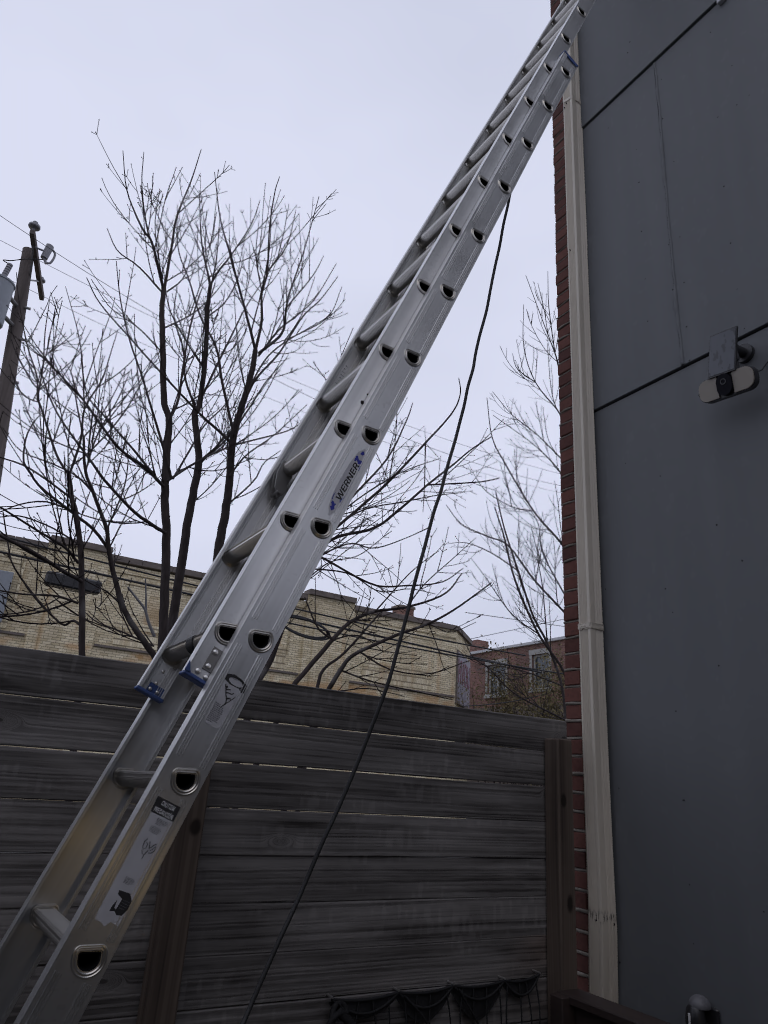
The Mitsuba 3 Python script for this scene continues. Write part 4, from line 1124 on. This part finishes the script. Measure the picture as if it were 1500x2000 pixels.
def tree(name, label, trunks, limbs, seed, bark='bark', twig='twig_bark', dens=0.85, tw_r=0.0032, tw_len=(0.35, 1.35), up=0.42, group=None):
    """trunks: (pixels, r0, r1 in pixels, y0, y1): carried down to the ground. limbs: the same without the foot."""
    rnd = random.Random(seed)
    k = thing(name, label, 'tree', group)
    twigs, buds = [], []
    for is_trunk, group_ in ((True, trunks), (False, limbs)):
        for px, r0, r1, y0, y1 in group_:
            n = max(8, int(sum(math.dist(a, b_) for a, b_ in zip(px[:-1], px[1:])) / 14))
            p = limb3(px, y0, y1, n)
            depth = (p - CAM) @ RM[2]
            rad = np.linspace(r0, r1, n) * depth / FPX * (0.70 if is_trunk else 0.60)
            jit = 0.10 * rad[:, None] * np.array([rnd_dir(rnd) for _ in range(n)])
            p = p + jit
            if is_trunk:
                foot = np.array([p[0][0] - 0.12 * (p[1][0] - p[0][0]), p[0][1], -0.1])
                lean = p[0] - p[1]; lean = lean / abs(lean[2]) if lean[2] < -1e-3 else np.array([0, 0, -1.0])
                foot = p[0] + np.array([lean[0] * 0.5, lean[1] * 0.5, -1.0]) * (p[0][2] + 0.1)
                p2 = np.vstack([smooth_line([foot, (foot + p[0]) / 2 + lean * 0.0, p[0]], 8)[:-1], p])
                r2 = np.r_[np.linspace(rad[0] * 1.35, rad[0], 8)[:-1], rad]
                part(k, 'trunk', tube(p2, r2, 10), bark, smooth=True)
            else:
                part(k, 'branch', tube(p, rad, 7), bark, smooth=True)
            # twigs
            sl_ = np.r_[0, np.cumsum(np.linalg.norm(np.diff(p, axis=0), axis=1))]
            Lt = sl_[-1]
            s = Lt * (0.30 if is_trunk else 0.10)
            while s < Lt:
                f = s / Lt
                i = min(np.searchsorted(sl_, s) - 1, n - 2); i = max(i, 0)
                t = p[i + 1] - p[i]; t = t / np.linalg.norm(t)
                a = np.cross(t, rnd_dir(rnd)); a /= np.linalg.norm(a) + 1e-9
                for sg_ in (1, -1):
                    if rnd.random() < (0.60 if f < 0.4 else 0.60 - 0.95 * (f - 0.4)):
                        l = rnd.uniform(*tw_len) * (1 - 0.78 * f)
                        if rnd.random() < 0.30: l *= 0.2
                        rr_ = min(max(tw_r * (1.0 + 0.9 * l), 0.0030), rad[i] * 0.85)
                        grow(twigs, p[i], t * 0.9 + a * sg_ * rnd.uniform(0.45, 0.9), l, rr_, 0 if l > 0.3 else 1, rnd, buds, up)
                s += rnd.uniform(0.08, 0.18) / dens
    part(k, 'twigs', tubes_mesh(twigs, buds), twig, kind='stuff')
    return k


YA = 5.4
tree('bare_tree', 'bare tree with a tall straight middle stem left of the ladder',
     [([(318, 1262), (322, 1150), (325, 1050), (322, 960), (326, 880), (330, 819), (320, 780), (318, 681), (316, 610), (320, 567)], 13, 6.5, YA, YA + 0.2)],
     [([(320, 567), (297, 475), (282, 453), (266, 421), (247, 368), (240, 294)], 5, 1.2, YA + .2, YA - .2), ([(300, 485), (286, 440), (277, 361), (281, 297)], 3.2, 1.1, YA + .1, YA + .3),
      ([(320, 567), (334, 489), (345, 425), (373, 354), (393, 292)], 5, 1.2, YA + .2, YA + .6), ([(320, 567), (303, 450), (312, 368)], 2.2, 1.0, YA + .2, YA - .3),
      ([(326, 570), (360, 540), (382, 470)], 2.6, 1.0, YA + .2, YA + .0), ([(316, 570), (270, 520), (230, 490), (209, 446)], 3.2, 1.1, YA + .2, YA - .3),
      ([(330, 822), (348, 780), (357, 720), (370, 645), (385, 590), (396, 560)], 5, 1.6, YA, YA + .5),
      ([(322, 1040), (300, 1027), (257, 995), (202, 935), (176, 898), (140, 850), (108, 800), (84, 740), (72, 690)], 6.5, 1.4, YA, YA - 1.0),
      ([(320, 950), (285, 915), (233, 876), (191, 821), (165, 784), (125, 740), (86, 700), (50, 660)], 6, 1.4, YA, YA - .8),
      ([(455, 868), (420, 835), (387, 805), (323, 737), (259, 666), (195, 592), (169, 542)], 5, 1.4, YA + .5, YA - .3), ([(334, 933), (318, 870), (298, 805), (277, 734), (254, 666), (236, 590), (227, 510)], 5, 1.3, YA - .1, YA - .4),
      ([(338, 935), (370, 880), (400, 830), (440, 790), (470, 735)], 3.6, 1.4, YA, YA + .7), ([(316, 947), (262, 880), (206, 815), (170, 770), (158, 700)], 4.4, 1.4, YA, YA + .5),
      ([(326, 940), (380, 905), (450, 872), (560, 842), (600, 815)], 4.5, 1.2, YA, YA + .2), ([(322, 640), (380, 610), (430, 560), (450, 520)], 2.6, 1.0, YA, YA - .5), ([(318, 690), (270, 640), (215, 600), (178, 545)], 2.6, 1.0, YA, YA - .2)], 11)
tree('bare_tree', 'bare tree with a slightly leaning grey stem right behind the straight one',
     [([(334, 1240), (356, 1090), (366, 1020), (380, 950), (388, 900), (384, 850), (380, 805), (390, 790), (401, 698), (405, 610), (411, 556)], 13, 5.0, YA + .7, YA + .7)],
     [([(411, 556), (394, 475), (389, 372)], 3.6, 1.1, YA + .7, YA + 1.0), ([(411, 556), (430, 525), (451, 499), (490, 440), (508, 391)], 3.6, 1.1, YA + .7, YA + .4), ([(413, 556), (423, 503), (430, 418)], 3.0, 1.0, YA + .7, YA + .6),
      ([(383, 800), (362, 740), (358, 681), (340, 620), (346, 560)], 4, 1.4, YA + .7, YA + 1.1), ([(392, 780), (430, 700), (455, 650), (480, 600), (520, 540)], 4, 1.3, YA + .7, YA + 1.2), ([(398, 720), (360, 660), (330, 600), (320, 530)], 3, 1.2, YA + .7, YA + .2),
      ([(388, 905), (440, 860), (485, 800), (520, 745), (560, 700)], 4, 1.3, YA + .7, YA + .3), ([(404, 620), (440, 590), (466, 540), (478, 490)], 2.6, 1.0, YA + .7, YA + .9)], 12)
tree('bare_tree', 'dark bare tree whose stem leans right and meets the ladder',
     [([(420, 1150), (428, 1070), (440, 1000), (448, 940), (455, 858), (472, 794), (490, 734), (499, 684)], 13.5, 7, YA + .4, YA + .3)],
     [([(499, 684), (480, 610), (451, 503), (430, 425), (419, 336)], 5, 1.2, YA + .3, YA + .1), ([(499, 684), (511, 627), (511, 574), (522, 531), (526, 450), (536, 379), (546, 345)], 5, 1.2, YA + .3, YA + .6),
      ([(505, 690), (550, 652), (558, 610), (565, 574), (593, 492), (623, 384)], 5, 1.2, YA + .3, YA + .0), ([(505, 695), (544, 645), (575, 620), (614, 585), (657, 515)], 3.6, 1.1, YA + .3, YA + .9), ([(512, 574), (500, 500), (506, 430)], 2.4, 1.0, YA + .4, YA + .2),
      ([(457, 850), (433, 741), (423, 681), (391, 617), (369, 546), (348, 485), (346, 400)], 5, 1.2, YA + .3, YA + .8), ([(522, 531), (560, 480), (578, 410)], 2.6, 1.0, YA + .5, YA + .3), ([(560, 600), (610, 540), (632, 500)], 2.4, 1.0, YA + .1, YA + .2),
      ([(470, 800), (500, 740), (545, 690), (590, 620), (626, 585), (660, 540)], 4.2, 1.2, YA + .3, YA - .2), ([(448, 930), (480, 890), (535, 850), (600, 790)], 3.4, 1.2, YA + .3, YA + .6), ([(480, 770), (520, 700), (570, 660), (640, 620), (668, 560)], 3, 1.1, YA + .3, YA + .5),
      ([(440, 990), (495, 940), (515, 905), (548, 880)], 3, 1.2, YA + .4, YA + .2)], 13)
tree('bare_tree', 'slender bare tree with an upright dark stem nearest the utility pole',
     [([(160, 1279), (160, 1167), (157, 1067), (147, 1000), (141, 975), (134, 927)], 9, 6.0, YA - .5, YA - .4)],
     [([(134, 927), (110, 887), (81, 799), (73, 777), (72, 735), (52, 670), (37, 587), (32, 532)], 4.2, 1.2, YA - .4, YA - .2), ([(136, 925), (158, 858), (165, 799), (198, 744), (213, 700), (230, 645)], 4.2, 1.2, YA - .4, YA - .7),
      ([(73, 777), (84, 715), (88, 650), (97, 585)], 3, 1.1, YA - .4, YA + .1), ([(158, 1134), (126, 1117), (60, 1076), (0, 1046), (-40, 1022)], 7, 5.0, YA - .5, YA - 1.2), ([(152, 1099), (128, 1070), (94, 1049), (47, 1020), (0, 990)], 5, 3.0, YA - .5, YA - .9),
      ([(158, 1222), (142, 1212), (120, 1219), (70, 1167), (26, 1105), (15, 1058), (6, 1000)], 4.5, 2.0, YA - .5, YA - .2), ([(152, 1178), (108, 1164), (40, 1160), (-20, 1150)], 4, 2.6, YA - .5, YA - .7),
      ([(141, 975), (95, 940), (48, 910), (0, 893)], 3.6, 2.4, YA - .4, YA - .8), ([(147, 1000), (90, 980), (40, 985), (0, 1000)], 3, 2, YA - .4, YA - .6), ([(165, 799), (160, 700), (150, 640), (128, 560)], 2.6, 1.0, YA - .5, YA - .2), ([(154, 1063), (100, 1030), (40, 1008), (0, 1010)], 3, 2, YA - .5, YA - .1)], 14)
tree('bare_tree', 'bare tree stem slanting up to the left from the foot of the ladder',
     [([(300, 1279), (262, 1225), (240, 1184), (217, 1100), (211, 1060), (207, 1030), (183, 964), (167, 920), (163, 854)], 9, 3.5, YA - .2, YA - .3)],
     [([(213, 1074), (183, 1034), (141, 1001), (81, 953), (57, 920), (46, 898), (51, 854), (66, 825), (81, 808)], 5.5, 1.5, YA - .2, YA - .6), ([(163, 854), (150, 790), (140, 730), (120, 700)], 3, 1.1, YA - .3, YA + .1), ([(167, 920), (190, 850), (230, 780), (256, 720)], 3, 1.1, YA - .3, YA - .1),
      ([(240, 1184), (200, 1150), (170, 1160), (120, 1178)], 3, 1.4, YA - .2, YA - .6), ([(300, 1262), (240, 1235), (190, 1215), (165, 1195)], 3.2, 1.6, YA - .2, YA + .2), ([(208, 1035), (240, 960), (250, 900), (243, 850)], 3, 1.2, YA - .2, YA + .2), ([(183, 964), (150, 930), (100, 905), (40, 880), (5, 835)], 3.2, 1.3, YA - .3, YA - .6)], 15)
tree('bare_tree', 'spreading bare tree right of the ladder with long low limbs over the fence',
     [([(492, 1370), (505, 1330), (530, 1285), (560, 1200), (590, 1120), (620, 1060)], 10, 6, YA - .6, YA - .5)],
     [([(600, 1100), (651, 1052), (729, 1032), (777, 998), (835, 947), (882, 910), (923, 876), (960, 853)], 6, 1.6, YA - .5, YA - .1), ([(620, 1060), (675, 1015), (760, 940), (831, 865), (882, 808), (899, 770), (896, 738)], 5.5, 1.3, YA - .5, YA - .7),
      ([(640, 1030), (685, 974), (756, 896), (794, 821), (806, 787)], 4.5, 1.3, YA - .5, YA - .2), ([(835, 947), (880, 945), (940, 941), (975, 934)], 3, 1.8, YA - .3, YA - .6), ([(610, 1085), (631, 1090), (726, 1141), (790, 1144), (862, 1137), (905, 1110)], 4.5, 1.4, YA - .5, YA - .9),
      ([(605, 1095), (680, 1062), (730, 1071), (790, 1052), (842, 1028)], 3, 1.2, YA - .5, YA - 0.9), ([(620, 1060), (700, 1000), (790, 980), (850, 968), (905, 962)], 3, 1.2, YA - .5, YA - 1.0), ([(640, 1020), (720, 960), (790, 920), (860, 895)], 2.8, 1.1, YA - .5, YA - .1),
      ([(600, 1110), (680, 1120), (740, 1155), (800, 1150), (850, 1160)], 2.8, 1.2, YA - .5, YA - .2), ([(620, 1058), (600, 960), (625, 850), (650, 740), (690, 640)], 3.4, 1.1, YA - .5, YA - .1), ([(580, 1150), (640, 1100), (700, 1085), (760, 1040)], 2.6, 1.1, YA - .5, YA - .7),
      ([(760, 940), (772, 860), (776, 800)], 2.2, 1.0, YA - .6, YA - .4), ([(831, 865), (829, 950), (826, 1000)], 2.2, 1.0, YA - .6, YA - .4)], 16, tw_len=(0.3, 0.95), up=0.12)
tree('bare_tree', 'low bare tree with three stems fanning right just over the fence top',
     [([(577, 1334), (650, 1249), (684, 1215), (733, 1194), (794, 1186), (868, 1160), (902, 1120)], 7, 1.6, YA - .9, YA - .5), ([(644, 1343), (672, 1298), (696, 1276), (776, 1240), (837, 1218), (893, 1187), (960, 1138)], 7, 1.8, YA - .8, YA - 1.2), ([(620, 1341), (632, 1307), (672, 1276), (721, 1221), (742, 1197)], 5, 2, YA - .7, YA - .6)],
     [([(650, 1249), (620, 1225), (595, 1166)], 4, 2, YA - .9, YA - .9), ([(660, 1307), (730, 1332), (837, 1356), (885, 1367)], 3.2, 1.4, YA - .8, YA - 1.1), ([(702, 1273), (761, 1307), (837, 1316), (917, 1290)], 3.2, 1.4, YA - .9, YA - 1.2), ([(684, 1215), (740, 1205), (775, 1195)], 2.6, 1.2, YA - .8, YA - .9),
      ([(650, 1250), (690, 1240), (720, 1250), (745, 1270)], 2.6, 1.2, YA - .8, YA - .6), ([(733, 1194), (800, 1120), (850, 1080)], 2.6, 1.1, YA - .8, YA - .5), ([(794, 1186), (830, 1140), (880, 1095), (930, 1050)], 2.4, 1.0, YA - .7, YA - .9), ([(660, 1350), (720, 1345), (790, 1360)], 2.4, 1.2, YA - .8, YA - .5),
      ([(837, 1218), (880, 1235), (930, 1215)], 2.2, 1.0, YA - 1.0, YA - 1.3)], 17, tw_len=(0.2, 0.7), up=0.15)
YD = 10.5
tree('far_bare_tree', 'fine branched bare tree beside the brick corner, farther off',
     [([(1106, 1420), (1097, 1339), (1069, 1257), (1040, 1200), (1012, 1115), (985, 1032), (968, 960)], 4.2, 1.6, YD, YD + .5), ([(1108, 1380), (1102, 1314), (1050, 1235), (1005, 1130), (985, 1050), (966, 990)], 4.2, 1.6, YD - .5, YD - .3)],
     [([(1106, 1085), (1094, 1058), (1042, 998), (985, 903), (961, 853), (951, 777)], 3.6, 1.2, YD, YD - .6), ([(1106, 1200), (1042, 1131), (993, 1066), (951, 1047), (902, 1024), (871, 986)], 3.4, 1.1, YD, YD + .5), ([(1100, 940), (1088, 914), (1042, 868), (963, 811)], 2.6, 0.9, YD, YD - .2),
      ([(1098, 820), (1088, 800), (1046, 747), (1023, 678), (1023, 595)], 2.6, 0.9, YD, YD + .3), ([(1092, 720), (1084, 690), (1065, 640), (1027, 538)], 2.6, 0.9, YD, YD - .4), ([(1084, 690), (1072, 600), (1070, 530)], 2.0, 0.8, YD, YD + .2), ([(1046, 747), (1010, 720), (1001, 690)], 1.8, 0.8, YD, YD - .1),
      ([(1100, 900), (1050, 850), (1000, 810), (962, 765)], 2.2, 0.8, YD, YD + .6), ([(1042, 998), (1000, 990), (950, 960), (925, 925)], 2, 0.8, YD, YD + .3), ([(1012, 1115), (960, 1080), (910, 1060), (875, 1062)], 2.2, 0.8, YD, YD - .5), ([(1104, 1406), (1007, 1356), (957, 1307), (922, 1281), (900, 1230)], 3, 1.0, YD - 2, YD - 1.8),
      ([(1050, 1237), (1000, 1200), (950, 1130), (920, 1090)], 2.2, 0.8, YD, YD + .2), ([(1069, 1257), (1060, 1150), (1050, 1080), (1060, 1000)], 2.2, 0.8, YD, YD - .3), ([(1097, 1339), (1020, 1310), (960, 1300), (930, 1310)], 2.2, 0.8, YD, YD - .6), ([(1102, 1160), (1060, 1080), (1050, 1020), (1010, 960)], 2.4, 0.9, YD, YD + .4)], 18,
     twig='far_twig_bark', tw_r=0.0042, tw_len=(0.5, 1.8), dens=0.65)
# one pale dead snag in the stems
sn_ = thing('dead_branch', 'pale peeling dead branch caught among the dark stems', 'branch')
for px, a, b_ in (([(302, 1243), (290, 1215), (283, 1190), (268, 1170), (252, 1150), (250, 1147)], 3.4, 1.6), ([(285, 1195), (285, 1160), (284, 1130)], 2.2, 1.2)):
    part(sn_, 'stem', tube(limb3(px, YA - .6, YA - .7, 14), np.linspace(a, b_, 14) * 4.6 / FPX, 7), 'pale_bark', smooth=True)

# ------------------------------------------------------------------ overgrown shrubs before the red building
rnd = random.Random(77)
for i, (px, py, y, h, wd, lab) in enumerate(((968, 1345, 21.5, 1.5, 1.0, 'olive yellow overgrown shrub below the left window of the red building'), (1030, 1350, 20.0, 1.5, 1.2, 'olive yellow overgrown shrub in the middle before the red building'), (1085, 1362, 19.0, 1.5, 1.0, 'olive yellow overgrown shrub beside the brick corner'))):
    k = thing('overgrown_shrub', lab, 'shrub')
    c = at(px, py, 1, y)
    st, bd = [], []
    tips = []
    for j in range(16):
        b0 = np.array([c[0] + rnd.uniform(-.4, .4), c[1] + rnd.uniform(-.4, .4), -0.05])
        tip = c + np.array([rnd.gauss(0, wd * 0.6), rnd.gauss(0, wd * 0.5), rnd.uniform(-0.4, h)])
        ln = smooth_line([b0, b0 * 0.5 + tip * 0.5 + [rnd.gauss(0, .3), rnd.gauss(0, .3), 0.3], tip], 12)
        st.append((ln, np.linspace(0.025, 0.006, 12), 4)); tips.append(ln)
    part(k, 'stems', tubes_mesh(st, []), 'far_twig_bark')
    V, F = [], []
    for j in range(3400):
        ln = tips[rnd.randrange(16)]
        q = ln[rnd.randrange(5, 12)] + np.array([rnd.gauss(0, .28), rnd.gauss(0, .28), rnd.gauss(0, .30)])
        a, b_ = rnd_dir(rnd) * rnd.uniform(0.035, 0.075), rnd_dir(rnd) * rnd.uniform(0.02, 0.04)
        n_ = len(V); V += [q - a, q + b_, q + a, q - b_]; F += [[n_, n_ + 1, n_ + 2], [n_, n_ + 2, n_ + 3]]
    part(k, 'leaves', trimesh.Trimesh(np.array(V), np.array(F), process=False), 'dry_leaf', kind='stuff')
